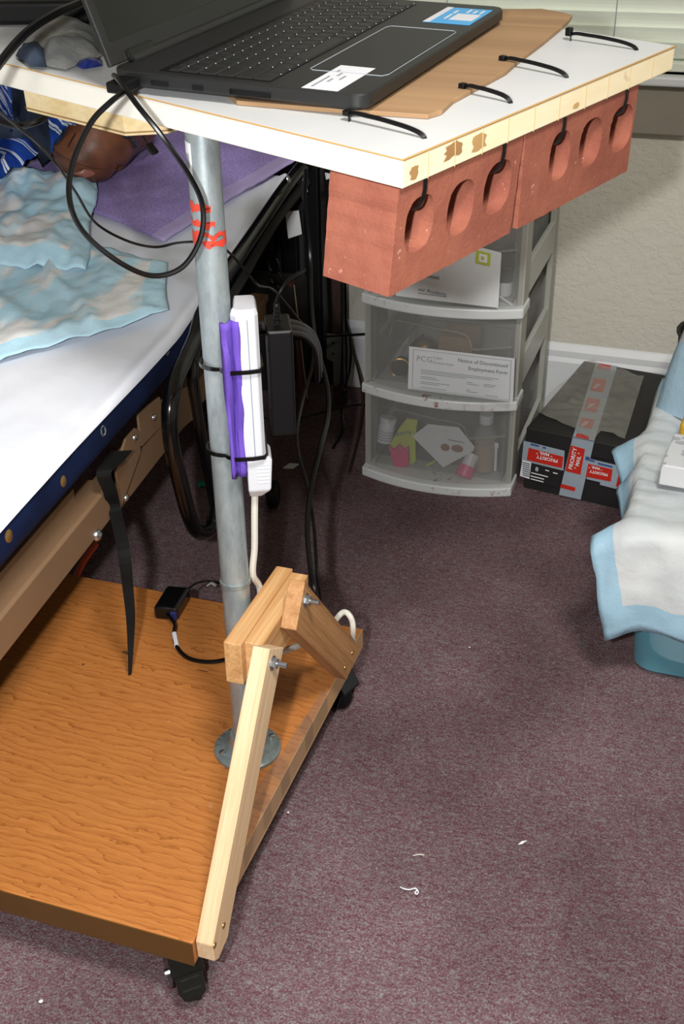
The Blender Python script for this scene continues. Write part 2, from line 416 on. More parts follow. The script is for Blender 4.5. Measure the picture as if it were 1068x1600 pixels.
def crv(pts, k=8, closed=False):     # Catmull-Rom through the points
    P = [V(p) for p in pts]; out = []; n = len(P)
    R = n if closed else n - 1
    for i in range(R):
        p0 = P[i - 1] if (i > 0 or closed) else P[0] * 2 - P[1]
        p1 = P[i]; p2 = P[(i + 1) % n]; p3 = P[(i + 2) % n] if (i + 2 < n or closed) else p2 * 2 - p1
        for j in range(k):
            t = j / k; out.append(0.5 * ((2 * p1) + (p2 - p0) * t + (2 * p0 - 5 * p1 + 4 * p2 - p3) * t * t + (3 * p1 - p0 - 3 * p2 + p3) * t ** 3))
    if not closed: out.append(P[-1].copy())
    return out
def cable(name, pts, r, mat, label=None, parent=None, seg=8, k=8, cat='cable', group=None):
    o = obj(name, MB().tube(crv(pts, k), r, seg), mat, parent, smooth=True)
    if parent is None: tag(o, label, cat, group)
    return o
def text(name, body, size, O, ex, ey, mat, parent, depth=0.0003, align='LEFT', bold=0.0, sx=1.0):
    cu = bpy.data.curves.new('t', 'FONT'); cu.body = body; cu.size = size; cu.align_x = align; cu.extrude = 0.0; cu.offset = bold; cu.resolution_u = 2
    to = bpy.data.objects.new('t', cu); COL.objects.link(to)
    dg = bpy.context.evaluated_depsgraph_get(); dg.update(); me = bpy.data.meshes.new_from_object(to.evaluated_get(dg))
    bpy.data.objects.remove(to); ex = V(ex).normalized(); ey = V(ey).normalized(); n = ex.cross(ey); org = ORG[parent.name]
    for v in me.vertices: c = v.co.copy(); v.co = V(O) + ex * (c.x * sx) + ey * c.y + n * depth - org
    me.name = name; me.materials.clear(); me.materials.append(MT[mat]); o = bpy.data.objects.new(name, me); COL.objects.link(o); o.parent = parent; ORG[o.name] = org
    return o
def fbm(x, y, z=0.0): return noise.noise(V((x, y, z)))

# ================================================================== THE SETTING
WY = 2.47
RX0, RX1, RY0, RY1, RZ = -2.55, 1.7, -1.3, WY, 2.36
def struct(name, mb, mat, **k): o = obj(name, mb, mat, **k); o['kind'] = 'structure'; return o
struct('floor', MB().box((RX0, RY0, -0.05), (RX1, RY1, 0)), 'carpet')
struct('ceiling', MB().box((RX0, RY0, RZ), (RX1, RY1, RZ + 0.05)), 'ceil')
wx0, wx1, wz0, wz1 = -0.75, 0.75, 0.745, 1.95
mb = MB()
mb.box((RX0, WY, 0), (wx0, WY + 0.12, RZ)); mb.box((wx1, WY, 0), (RX1, WY + 0.12, RZ)); mb.box((wx0, WY, 0), (wx1, WY + 0.12, wz0)); mb.box((wx0, WY, wz1), (wx1, WY + 0.12, RZ))
struct('wall_back', mb, 'wall')
struct('wall_left', MB().box((RX0 - 0.1, RY0, 0), (RX0, RY1, RZ)), 'wall')
struct('wall_right', MB().box((RX1, RY0, 0), (RX1 + 0.1, RY1, RZ)), 'wall')
struct('wall_front', MB().box((RX0, RY0 - 0.1, 0), (RX1, RY0, RZ)), 'wall')
bb = MB()
bb.prism([(RX0, WY, 0), (RX0, WY - 0.014, 0), (RX0, WY - 0.014, 0.125), (RX0, WY - 0.010, 0.135), (RX0, WY - 0.010, 0.150), (RX0, WY - 0.003, 0.163), (RX0, WY, 0.166)], (RX1 - RX0, 0, 0))
struct('baseboard_back', bb, 'trim')
# window
w = struct('window_1', MB().box((wx0, WY + 0.055, wz0), (wx1, WY + 0.06, wz1)), 'clear_pl')
fr = MB()
for lo, hi in (((wx0, WY + 0.035, wz0), (wx1, WY + 0.08, wz0 + 0.04)), ((wx0, WY + 0.035, wz1 - 0.04), (wx1, WY + 0.08, wz1)), ((wx0, WY + 0.035, wz0 + 0.04), (wx0 + 0.04, WY + 0.08, wz1 - 0.04)), ((wx1 - 0.04, WY + 0.035, wz0 + 0.04), (wx1, WY + 0.08, wz1 - 0.04)), ((-0.02, WY + 0.035, wz0 + 0.04), (0.02, WY + 0.08, wz1 - 0.04))): fr.box(lo, hi)
obj('window_frame', fr, 'trim', w)
struct('trim_1', MB().box((wx0 - 0.05, WY - 0.035, wz0 - 0.018), (wx1 + 0.05, WY + 0.035, wz0)), 'trim', bevel=0.004)
struct('trim_2', MB().box((wx0 - 0.04, WY - 0.018, wz0 - 0.113), (wx1 + 0.04, WY, wz0 - 0.018)), 'sill', bevel=0.003)
# blind
bl = thing('window_blind', (0, WY - 0.005, wz0 + 0.01), 'white horizontal slatted blind hanging in the window at the top right', 'window blind')
pitch = 0.0265
z = wz0 + 0.042; first = None
nslat = int((wz1 - 0.05 - z) / pitch)
for i in range(nslat):
    if first is None:
        s = MB()
        pr = [(-0.0145, -0.009), (-0.007, -0.003), (0.0, 0.001), (0.007, 0.003), (0.0145, 0.0035)]
        prof = [(a, c) for a, c in pr] + [(a, c + 0.0007) for a, c in reversed(pr)]
        vsx = []
        for X in (wx0 + 0.01, wx1 - 0.01):
            for a, c in prof: vsx.append((X, WY + 0.012 + c * 0.6, z - a))
        n_ = len(prof); fs = [(j, (j + 1) % n_, n_ + (j + 1) % n_, n_ + j) for j in range(n_)] + [tuple(range(n_)), tuple(reversed(range(n_, 2 * n_)))]
        s.add(vsx, fs); first = obj('slat', s, 'blind', bl)
    else:
        c = first.copy(); COL.objects.link(c); c.parent = bl; c.location = (0, 0, i * pitch)
obj('bottom_rail', MB().box((wx0 + 0.01, WY - 0.0, wz0 + 0.004), (wx1 - 0.01, WY + 0.022, wz0 + 0.022)), 'blind', bl, bevel=0.003)
obj('head_rail', MB().box((wx0 + 0.005, WY - 0.012, wz1 - 0.04), (wx1 - 0.005, WY + 0.03, wz1 - 0.002)), 'blind', bl, bevel=0.003)
for X in (-0.61, at_y(959, 50, WY).x, 0.28):
    obj('ladder_cord', MB().cyl((X, WY + 0.004, wz0 + 0.02), (X, WY + 0.004, wz1 - 0.03), 0.0008, seg=6), 'ink_soft', bl)
# unseen ceiling fixture, added to carry the ambient fill
lp = thing('added_fill_fixture', (0.3, 0.2, RZ), 'round flush ceiling lamp with pale diffuser, added out of view for fill light', 'ceiling lamp')
obj('fill_fixture_base', MB().lathe((0.3, 0.2, RZ), (0, 0, -1), [(0, 0), (0.24, 0), (0.24, 0.02), (0, 0.02)], 32), 'zinc', lp)
obj('fill_fixture_diffuser', MB().lathe((0.3, 0.2, RZ), (0, 0, -1), [(0.225, 0.02), (0.215, 0.035), (0, 0.04)], 32), 'lamp', lp, smooth=True)

# ================================================================== DRAWER TOWER
UX0, UX1, UY, UYB = -0.652, -0.343, 2.05, 2.425
ucx, uhw = (UX0 + UX1) / 2, (UX1 - UX0) / 2
def uarc(x, bow=0.034): return UY - bow * (1 - ((x - ucx) / uhw) ** 2)
LV = [0.0, 0.19, 0.378, 0.566]
tower = thing('drawer_tower', (ucx, (UY + UYB) / 2, 0), 'translucent plastic drawer tower with stained white ledges behind the bricks', 'drawer unit')
def arcprism(x0, x1, z0, z1, y_in, proud, n=16, bow=0.034):
    m = MB(); xs = [x0 + (x1 - x0) * i / n for i in range(n + 1)]
    poly = [(x, uarc(x, bow) - proud, z0) for x in xs] + [(x1, y_in, z0), (x0, y_in, z0)]
    return m.prism(poly, (0, 0, z1 - z0))
for i, zl in enumerate(LV):
    obj('ledge', arcprism(UX0 - 0.002, UX1 + 0.004, zl, zl + 0.02, UY + 0.05, 0.017), 'rim', tower, bevel=0.003)
obj('top_panel', arcprism(UX0, UX1, 0.566 + 0.02, 0.582 + 0.02, UYB, 0.012), 'frost_rim', tower, bevel=0.003)
for X, d in ((UX0, 1), (UX1 - 0.012, 1)):
    m = MB(); m.box((X, UY + 0.001, 0.02), (X + 0.012, UY + 0.055, 0.566)); m.box((X, UYB - 0.045, 0.0), (X + 0.012, UYB, 0.566))
    obj('side_post', m, 'frost_side', tower, bevel=0.002)
    for zc in (0.0, 0.215, 0.40, 0.555):
        obj('side_band', MB().box((X + 0.001, UY + 0.055, zc + 0.0), (X + 0.011, UYB - 0.045, zc + (0.065 if zc < 0.5 else 0.03))), 'frost_rim', tower, bevel=0.002)
obj('back_panel', MB().box((UX0 + 0.012, UYB - 0.004, 0.0), (UX1 - 0.012, UYB, 0.566)), 'frost_side', tower)
DF = []
for i in range(3):
    z0, z1 = LV[i] + 0.022, LV[i + 1] - 0.002
    m = MB(); n = 18; xs = [UX0 + 0.003 + (UX1 - UX0 - 0.006) * k / n for k in range(n + 1)]
    poly = [(x, uarc(x), z0) for x in xs] + [(x, uarc(x) + 0.0025, z0) for x in reversed(xs)]
    m.prism(poly, (0, 0, z1 - z0))
    dr = obj('drawer', m, 'frost', tower)
    tr = MB(); a, b = UX0 + 0.02, UX1 - 0.02
    tr.box((a, UY + 0.004, z0), (b, UYB - 0.02, z0 + 0.002)); tr.box((a, UY + 0.004, z0), (a + 0.002, UYB - 0.02, z1 - 0.03)); tr.box((b - 0.002, UY + 0.004, z0), (b, UYB - 0.02, z1 - 0.03)); tr.box((a, UYB - 0.022, z0), (b, UYB - 0.02, z1 - 0.03))
    obj('drawer_tray', tr, 'frost', dr)
    hp = []
    for (u, dz) in ((-0.62, -0.055), (-0.58, -0.028), (-0.5, -0.022), (0.0, -0.026), (0.35, -0.034), (0.44, -0.06), (0.55, -0.062), (0.9, -0.058)):
        X = ucx + u * uhw; hp.append((X, uarc(X) - 0.002, z1 + dz))
    obj('handle', MB().tube(crv(hp, 5), 0.0024, 6), 'frost', dr, smooth=True)
def ypt(px, py, Y): return at_y(px, py, Y)
# papers leaning on the ledges in front of the drawers
def paper_on(name, corners, label, cat='paper', curve=0.004, mat='paper'):
    # corners TL,TR,BR,BL world points ; slightly bowed sheet
    TL, TR, BR, BL = [V(c) for c in corners]; nn = (TR - TL).cross(BL - TL).normalized()
    if nn.y > 0: nn = -nn
    def f(u, v):
        p = (TL * (1 - u) + TR * u) * (1 - v) + (BL * (1 - u) + BR * u) * v
        return p + nn * (curve * sin(pi * u))
    o = obj(name, MB().grid(f, 10, 4), mat, None, solid=0.0006); tag(o, label, cat); return o, f, nn
Yf = UY - 0.046
form, ff, nn = paper_on('form', [at_y(639, 541, Yf - .004), at_y(804, 560, Yf + 0.002), at_y(801, 628, Yf + 0.002), at_y(637, 607, Yf - .006)], 'printed discontinued employment form standing against the middle drawer', 'form', curve=0.0004)
def on(f, u, v, d=0.0012): return f(u, v) + nn * d
exv = (ff(1, .5) - ff(0, .5)).normalized(); eyv = (ff(.5, 0) - ff(.5, 1)).normalized()
FW = (ff(1, .5) - ff(0, .5)).length; FH = (ff(.5, 0) - ff(.5, 1)).length
def bar(m, f, u0, v0, u1, v1, d=0.0015):
    k = 5; pts = [on(f, u0 + (u1 - u0) * i / k, v0, d) for i in range(k + 1)]; pt2 = [on(f, u0 + (u1 - u0) * i / k, v1, d) for i in range(k + 1)]
    m.add(pts + pt2, [(i, i + 1, k + 2 + i, k + 1 + i) for i in range(k)])
def lettering(body, size, u, v, mat='ink', align='LEFT', bold=0.0, f=ff, par=form, sx=1.0):
    text('lettering', body, size, on(f, u, v, 0.0018), exv, eyv, mat, par, 0, align, bold, sx)
lettering('Notice of Discontinued', 0.0105, 0.94, 0.22, 'ink', 'RIGHT', 0.0, sx=0.95)
lettering('Employment Form', 0.0105, 0.94, 0.38, 'ink', 'RIGHT', 0.0, sx=0.95)
lettering('PCG', 0.016, 0.075, 0.31, 'ink_soft', 'LEFT'); lettering('Public', 0.008, 0.235, 0.22, 'ink_soft'); lettering('Partnerships', 0.008, 0.235, 0.33, 'ink_soft')
m = MB()
bar(m, ff, .04, .05, .97, .06); bar(m, ff, .04, .96, .97, .97); bar(m, ff, .04, .05, .045, .97); bar(m, ff, .965, .05, .97, .97)
obj('printed_border', m, 'ink_soft', form)
m = MB()
for v, a, b in ((.50, .12, .86), (.54, .12, .80), (.58, .12, .55), (.66, .12, .27), (.70, .12, .30), (.66, .56, .62), (.70, .56, .68), (.66, .72, .84), (.70, .72, .82), (.78, .12, .40), (.82, .12, .30), (.84, .56, .60), (.88, .56, .67), (.91, .12, .37), (.91, .74, .86)):
    bar(m, ff, a, v, b, v + 0.014)
obj('small_print', m, 'ink_soft', form)
Ye = UY - 0.05
env, fe, nn = paper_on('envelope', [at_y(622, 352, Ye + 0.01), at_y(783, 395, Ye + 0.024), at_y(778, 481, Ye + 0.012), at_y(618, 462, Ye - .002)], 'white stamped envelope standing against the top drawer below the bricks', 'envelope', curve=.0006)
exv = (fe(1, .5) - fe(0, .5)).normalized(); eyv = (fe(.5, 0) - fe(.5, 1)).normalized()
m = MB(); bar(m, fe, .76, .06, .90, .28); obj('stamp', m, 'lime', env)
m = MB(); bar(m, fe, .79, .10, .87, .24, .002); obj('stamp_picture', m, 'label_white', env)
m = MB(); bar(m, fe, .81, .14, .84, .20, .0024); obj('stamp_motif', m, 'lime', env)
lettering('eer Academy', 0.010, .22, .88, 'ink', f=fe, par=env)
m = MB(); bar(m, fe, .22, .91, .5, .925); bar(m, fe, .3, .62, .42, .66); obj('small_print', m, 'ink_soft', env)
# ---- bottom drawer contents
def bottle(name, base, axis, R, h, mats, label, neck=0.6, caph=0.25, cat='bottle', capR=None):
    axis = V(axis).normalized(); t = thing(name, base, label, cat)
    hb = h * (1 - caph)
    obj('bottle_body', MB().lathe(base, axis, [(0, 0), (R * .95, 0), (R, h * .04), (R, hb * .85), (R * neck, hb), (0, hb)], 20), mats[0], t, smooth=True)
    cr = capR or R * neck * 1.15
    obj('cap', MB().lathe(base, axis, [(0, hb), (cr, hb), (cr, h * .98), (cr * .93, h), (0, h)], 20), mats[1], t, smooth=True)
    return t
DZ = 0.026
def dpt(px, py, Y): return at_y(px, py, Y)
p = dpt(600, 690, 2.075); q = dpt(607, 652, 2.085)
t = bottle('pill_bottle', p, q - p, 0.017, (q - p).length, ('white_pl', 'white_pl'), 'small white pill bottle at the left of the bottom drawer', .9, .22)
m = MB()
for k in range(4): m.lathe(p, q - p, [(0.0173, .006 + k * .006), (0.0173, .008 + k * .006)], 20)
obj('small_print', m, 'ink_soft', t)
def packet(name, px, Y, mat, label, cat='packet', thick=0.008):
    pts = [dpt(x, y, Y) for x, y in px]; o = obj(name, MB().prism(pts, (0, thick, 0)), mat, None, bevel=0.002); tag(o, label, cat); return o
pk = packet('snack_packet', [(634, 655), (652, 657), (648, 685), (649, 722), (636, 731), (616, 724), (609, 695), (621, 672)], 2.07, 'lime', 'lime green snack packet standing in the bottom drawer beside the pill bottle')
ORG[pk.name] = pk.location.copy()
text('lettering', 'Berry', 0.016, dpt(618, 682, 2.068), (0.85, 0, 0.3), (-.3, 0, .9), 'usps_blue', pk, 0.001)
packet('pink_pouch', [(606, 697), (613, 704), (622, 695), (629, 703), (637, 699), (638, 722), (636, 731), (614, 729)], 2.052, 'pink', 'crumpled pink pouch in front of the lime packet', 'pouch', 0.01)
nk = packet('napkin', [(643, 682), (668, 663), (716, 668), (741, 699), (738, 706), (692, 731)], 2.062, 'paper', 'white paper napkin printed with two brown stones in the bottom drawer', 'napkin', 0.003); ORG[nk.name] = nk.location.copy()
for (x, y, rx, rz) in ((695, 699, .0095, .0085), (714, 701, .0125, .0085)):
    c = dpt(x, y, 2.0602); m = MB(); m.add([c] + [c + V((rx * cos(a * pi / 8), 0, rz * sin(a * pi / 8))) for a in range(16)], [(0, 1 + a, 1 + (a + 1) % 16) for a in range(16)])
    obj('printed_stone', m, flat('stone_print', '#7a4a32', .7, var=.3), nk)
c0, c1 = dpt(700, 687, 2.0602), dpt(725, 692, 2.0602); obj('printed_twig', MB().cyl(c0, c1, .0008, seg=6), 'ink', nk)
p = dpt(726, 738, 2.052); q = dpt(738, 710, 2.075); d = (p - q).normalized()
t = thing('lotion_tube', p, 'white bottle with a bright pink cap lying in the bottom drawer', 'bottle')
obj('tube_body', MB().lathe(q, d, [(0, 0), (.014, 0), (.014, .026), (0, .026)], 18), 'white_pl', t, smooth=True)
obj('cap', MB().lathe(q, d, [(0, .0245), (.0175, .026), (.0185, .042), (.017, .05), (0, .051)], 18), 'pink', t, smooth=True)
bp = V((dpt(757, 700, 2.09).x, 2.09, DZ)); t = thing('clear_bottle', bp, 'clear bottle half full of tan liquid at the right of the bottom drawer', 'bottle')
obj('liquid', MB().lathe(bp, (0, 0, 1), [(0, .001), (.021, .001), (.021, .06), (0, .06)], 20), 'tan', t, smooth=True)
obj('bottle_body', MB().lathe(bp, (0, 0, 1), [(0, 0), (.0225, 0), (.0225, .085), (.012, .1), (.012, .112)], 20), 'clear_pl', t, smooth=True)
obj('cap', MB().lathe(bp, (0, 0, 1), [(.014, .105), (.014, .124), (0, .124)], 18), 'white_pl', t, smooth=True)
o = obj('toothbrush', MB().cyl(dpt(773, 735, 2.078), dpt(775, 692, 2.085), .003, seg=8).cyl(dpt(775, 700, 2.081), dpt(775, 692, 2.083), .0046, seg=8), 'paper'); tag(o, 'thin white stick standing beside the clear bottle', 'toothbrush')
o = packet('yellow_straw', [(663, 727), (679, 719), (681, 722), (665, 731)], 2.07, 'lime', 'short yellow straw lying below the napkin', 'straw', .004)
# ---- middle drawer contents
t = thing('wire_coil', dpt(622, 575, 2.09), 'dark coil of cord at the left inside the middle drawer', 'coil')
m = MB()
for k in range(4):
    c = dpt(624, 576, 2.085 + k * .008); R = .021 - .002 * (k % 2); m.tube([c + V((R * cos(a), .003 * sin(2 * a), R * sin(a))) for a in [2 * pi * j / 20 for j in range(20)]], .0022, 6, closed=True)
obj('coil_loops', m, 'brass', t, smooth=True); obj('coil_core', MB().lathe(dpt(624, 576, 2.088), (0, 1, 0), [(0, 0), (.018, 0), (.018, .024), (0, .024)], 16), 'black_matte', t)
packet('tray', [(593, 587), (660, 603), (660, 609), (593, 594)], 2.075, 'white_pl', 'flat white tray lying in the middle drawer', 'tray', .05)
packet('brown_box', [(684, 524), (737, 531), (737, 575), (684, 566)], 2.16, flat('brown_card', '#8a6a4a', .8, var=.15), 'plain brown cardboard box at the back of the middle drawer', 'box', .08)
p = dpt(662, 545, 2.1); t = thing('magnifier', p, 'dark round lens with a brass glint in the middle drawer', 'lens')
obj('ring', MB().lathe(p, (0, -1, .3), [(.018, 0), (.022, .002), (.022, .02), (.018, .022)], 20), 'black_pl', t, smooth=True); obj('lens', MB().lathe(p, (0, -1, .3), [(0, .004), (.018, .004), (.018, .01), (.008, .018), (0, .019)], 20), 'brass', t, smooth=True)
packet('black_pouch', [(640, 540), (656, 528), (668, 560), (668, 594), (640, 590)], 2.12, 'black_matte', 'soft black pouch behind the form in the middle drawer', 'pouch', .03)
# ---- upper drawer contents
bottle('spice_bottle', V((dpt(786, 450, 2.09).x, 2.09, LV[2] + .025)), (0, 0, 1), .017, .05, ('white_pl', 'black_pl'), 'small white bottle with a dark cap in the upper drawer', .9, .45)
packet('folder', [(770, 400), (800, 380), (806, 470), (780, 478)], 2.12, 'black_matte', 'dark pouch standing at the right of the upper drawer', 'pouch', .02)
o = obj('pen', MB().cyl(dpt(779, 462, 2.055), dpt(806, 481, 2.05), .002, seg=8), 'white_pl'); tag(o, 'thin white pen lying in the upper drawer beside the dark capped bottle', 'pen')

# ================================================================== SHOE BOX WITH POSTAL TAPE
BZ = 0.137
A0 = at_z(822, 668, BZ); A1 = at_z(975, 706, BZ); ex = V((A1.x - A0.x, A1.y - A0.y, 0)).normalized(); ex = (ex + V((0.35, 0.03, 0))).normalized(); ey = V((-ex.y, ex.x, 0))
BW, BD = 0.25, 0.375
O0 = V((A0.x, A0.y, 0)); UZ = V((0, 0, 1))
sb = thing('shoe_box', O0 + ex * BW / 2 + ey * BD / 2, 'black shoe box sealed with red and white postal tape beside the drawer tower', 'box')
obj('box_body', MB().fbox(O0 + ex * .002 + ey * .003, ex * (BW - .004), ey * (BD - .006), UZ * (BZ - .004)), 'box_black', sb, bevel=.0015)
obj('box_lid', MB().fbox(O0 + UZ * (BZ - .034), ex * BW, ey * BD, UZ * .034), 'box_black', sb, bevel=.0015)
def bpt(u, v, w): return O0 + ex * u + ey * v + UZ * w    # u along front, v depth, w height
FY = -0.0012
def quad_on(name, pts, mat, par, th=(0, 0, 0)): m = MB(); m.add(pts, [tuple(range(len(pts)))]); return obj(name, m, mat, par)
def front(u0, w0, u1, w1, mat, name='tape', d=0.0, sh=0.0): return quad_on(name, [bpt(u0, FY - d, w0), bpt(u1, FY - d, w0 + sh), bpt(u1, FY - d, w1 + sh), bpt(u0, FY - d, w1)], mat, sb)
def fpx(px, py): # pixel on the front plane -> (u,w)
    p = at_pl(px, py, O0, -ey); return (p - O0).dot(ex), p.z
# horizontal tape strips
def stripe(px4, mat, name, d):
    return quad_on(name, [bpt(fpx(*q)[0], FY - d, fpx(*q)[1]) for q in px4], mat, sb)
stripe([(818, 688), (882, 704), (880, 735), (815, 719)], 'usps_tape', 'tape_strip', .0002)
stripe([(826, 699), (880, 713), (878, 731), (823, 718)], 'usps_red', 'tape_print', .0008)
stripe([(920, 716), (966, 727), (963, 759), (916, 748)], 'usps_tape', 'tape_strip', .0002)
stripe([(919, 724), (957, 733), (954, 752), (915, 744)], 'usps_red', 'tape_print', .0008)
stripe([(962, 735), (1010, 747), (1008, 775), (937, 757), (938, 750), (962, 756)], 'usps_tape', 'tape_strip', .0004)
stripe([(966, 742), (1010, 753), (1008, 770), (962, 759)], 'usps_red', 'tape_print', .0010)
stripe([(812, 716), (878, 734), (872, 762), (810, 744)], 'box_black', 'size_label', .0001)
stripe([(816, 718), (830, 722), (827, 748), (812, 743)], 'label_white', 'barcode_label', .0004)
m = MB()
for k in range(7):
    y = 722 + k * 3.2; q4 = [(816.5, y - 1), (828, y + 2), (828, y + 3.6), (816, y + .4)]
    m.add([bpt(fpx(*q)[0], FY - .0009, fpx(*q)[1]) for q in q4], [(0, 1, 2, 3)])
obj('barcode', m, 'ink', sb)
u8, w8 = fpx(836, 735); text('lettering', '8', .014, bpt(u8, FY - .0012, w8), ex, UZ, 'white_ink', sb, 0)
m = MB()
for (x0, y0, x1) in ((852, 733, 858), (864, 737, 871), (830, 737, 856), (829, 742, 850), (829, 746.5, 849)):
    s_ = .255; q4 = [(x0, y0), (x1, y0 + (x1 - x0) * s_), (x1, y0 + 1.6 + (x1 - x0) * s_), (x0, y0 + 1.6)]
    m.add([bpt(fpx(*q)[0], FY - .0009, fpx(*q)[1]) for q in q4], [(0, 1, 2, 3)])
obj('small_print', m, 'white_ink', sb)
# upside-down PRIORITY MAIL on the horizontal strips
for (x, y, sc_) in ((872, 716, 1.0), (950, 738, 0.82)):
    u_, w_ = fpx(x, y); text('lettering', 'PRIORITY', .0105 * sc_, bpt(u_, FY - .0016, w_ - .002), -ex, -UZ, 'white_ink', sb, 0, bold=.0002)
    u_, w_ = fpx(x - 6, y + 1); text('lettering', '* MAIL *', .0095 * sc_, bpt(u_ - .004, FY - .0016, w_ + .0105), -ex, -UZ, 'white_ink', sb, 0, bold=.0002)
m = MB()
for (x0, y0, x1) in ((829, 692, 842), (848, 697, 853), (921, 717, 929), (934, 722, 957)):
    q4 = [(x0, y0), (x1, y0 + (x1 - x0) * .25), (x1, y0 + 2.6 + (x1 - x0) * .25), (x0, y0 + 2.6)]
    m.add([bpt(fpx(*q)[0], FY - .0009, fpx(*q)[1]) for q in q4], [(0, 1, 2, 3)])
obj('tape_small_print', m, 'usps_blue', sb)
# tape over the top and down the front
def topx(px, py): p = at_z(px, py, BZ); return (p - O0).dot(ex), (p - O0).dot(ey)
ua, ub = topx(892, 686)[0], topx(925, 694)[0]; uc = topx(934, 563)[0]; ud = topx(966, 570)[0]
tb = .0009
quad_on('tape_over_lid', [bpt(ua, FY, BZ + tb), bpt(ub, FY, BZ + tb), bpt(ud, BD, BZ + tb), bpt(uc, BD, BZ + tb)], 'usps_tape', sb)
def tl(s_, v): # across s 0..1, depth v 0..1
    return bpt((ua * (1 - s_) + ub * s_) * (1 - v) + (uc * (1 - s_) + ud * s_) * v, BD * v, BZ + tb + .0006)
for v0, v1 in ((.0, .045), (.13, .24), (.33, .50), (.60, .78), (.92, .995)):
    quad_on('tape_print', [tl(.12, v0), tl(.72, v0), tl(.72, v1), tl(.12, v1)], 'usps_red', sb)
for v in (.17, .40, .67):
    o_ = tl(.45, v) + UZ * .0005; text('lettering', 'MAIL', .013, o_, ey, -ex, 'white_ink', sb, 0, 'CENTER', bold=.0003)
ul0, wl0 = fpx(874, 762); ur0, _ = fpx(908, 770); _, wt = fpx(893, 690)
quad_on('tape_down_front', [bpt(ul0, FY - .0005, .004), bpt(ur0, FY - .0005, .004), bpt(ub, FY - .0005, BZ), bpt(ua, FY - .0005, BZ)], 'usps_tape', sb)
stripe([(892, 695), (914, 701), (907, 741), (883, 735)], 'usps_red', 'tape_print', .0012)
stripe([(877, 755), (899, 761), (898, 767), (875, 761)], 'usps_red', 'tape_print', .0012)
u_, w_ = fpx(894, 733); dirv = (bpt(ua, 0, BZ) - bpt(ul0, 0, 0)).normalized(); sdv = dirv.cross(ey)
if sdv.dot(ex) > 0: sdv = -sdv
text('lettering', 'PRIORITY', .0115, bpt(u_, FY - .0022, w_), dirv, sdv, 'white_ink', sb, 0, bold=.0002)
u_, w_ = fpx(903, 733); text('lettering', '* MAIL *', .0105, bpt(u_, FY - .0022, w_), dirv, sdv, 'white_ink', sb, 0, bold=.0002)
u_, w_ = fpx(918, 715); obj('tape_emblem', MB().fbox(bpt(u_ - .004, FY - .0012, w_ - .004), ex * .008, -ey * .0006, UZ * .007), 'usps_blue', sb)
# clear plastic bag on the lid
bagp = [(916, 568), (952, 577), (1005, 592), (990, 640), (975, 690), (938, 676), (925, 692), (892, 670), (862, 658), (845, 652), (838, 643), (845, 630), (880, 598)]
bp_ = [topx(*q) for q in bagp]
def in_poly(x, y, P):
    c = False; n = len(P); j = n - 1
    for i in range(n):
        if (P[i][1] > y) != (P[j][1] > y) and x < (P[j][0] - P[i][0]) * (y - P[i][1]) / (P[j][1] - P[i][1]) + P[i][0]: c = not c
        j = i
    return c
def poly_sheet(P, to3, h, step):  # triangulated cloth clipped to polygon P (fan from centroid with rings)
    m = MB(); n = len(P); cx = sum(p[0] for p in P) / n; cy = sum(p[1] for p in P) / n
    # densify the outline
    D = []
    for i in range(n):
        a, b = P[i], P[(i + 1) % n]; k = max(1, int(math.dist(a, b) / step))
        for j in range(k): D.append((a[0] + (b[0] - a[0]) * j / k, a[1] + (b[1] - a[1]) * j / k))
    N = len(D); R = max(3, int(max(math.dist((cx, cy), p) for p in D) / step)); b0 = 0; vs_ = []
    for r in range(1, R + 1):
        for p in D: x = cx + (p[0] - cx) * r / R; y = cy + (p[1] - cy) * r / R; vs_.append(V(to3(x, y)) + UZ * h(x, y, r / R))
    vs_.append(V(to3(cx, cy)) + UZ * h(cx, cy, 0)); fs = []
    for r in range(R - 1):
        for j in range(N): fs.append((r * N + j, r * N + (j + 1) % N, (r + 1) * N + (j + 1) % N, (r + 1) * N + j))
    for j in range(N): fs.append((len(vs_) - 1, j, (j + 1) % N))
    m.add(vs_, fs); return m
bag = obj('plastic_bag', poly_sheet(bp_, lambda u, v: bpt(u, v, BZ + .0025), lambda u, v, r: .010 * abs(fbm(u * 22, v * 30, 3)) + .005 * abs(fbm(u * 60, v * 9, 8)) + (.001 if r > .95 else .002), .012), 'clear_bag', None, smooth=True, angle=0)
tag(bag, 'crumpled clear plastic bag lying on the black shoe box', 'plastic bag')

# ================================================================== TURQUOISE BIN WITH ABSORBENT PADS
bin_ = thing('storage_bin', (0.2, 1.78, 0), 'translucent turquoise storage bin under the white pad at the right', 'storage bin')
def rrect(x0, x1, y0, y1, r, z, k=5):
    out = []
    for cx_, cy_, a0 in ((x1 - r, y1 - r, 0), (x0 + r, y1 - r, 90), (x0 + r, y0 + r, 180), (x1 - r, y0 + r, 270)):
        for i in range(k + 1): a = radians(a0 + 90 * i / k); out.append(V((cx_ + r * cos(a), cy_ + r * sin(a), z)))
    return out
def loft(rings, m=None, cap0=True, cap1=True):
    m = m or MB(); n = len(rings[0]); vs_ = [v for r in rings for v in r]; fs = []
    for i in range(len(rings) - 1):
        for j in range(n): fs.append((i * n + j, i * n + (j + 1) % n, (i + 1) * n + (j + 1) % n, (i + 1) * n + j))
    if cap0: fs.append(tuple(reversed(range(n))))
    if cap1: fs.append(tuple((len(rings) - 1) * n + j for j in range(n)))
    return m.add(vs_, fs)
BX0, BX1, BY0, BY1 = -0.045, 0.44, 1.535, 2.0
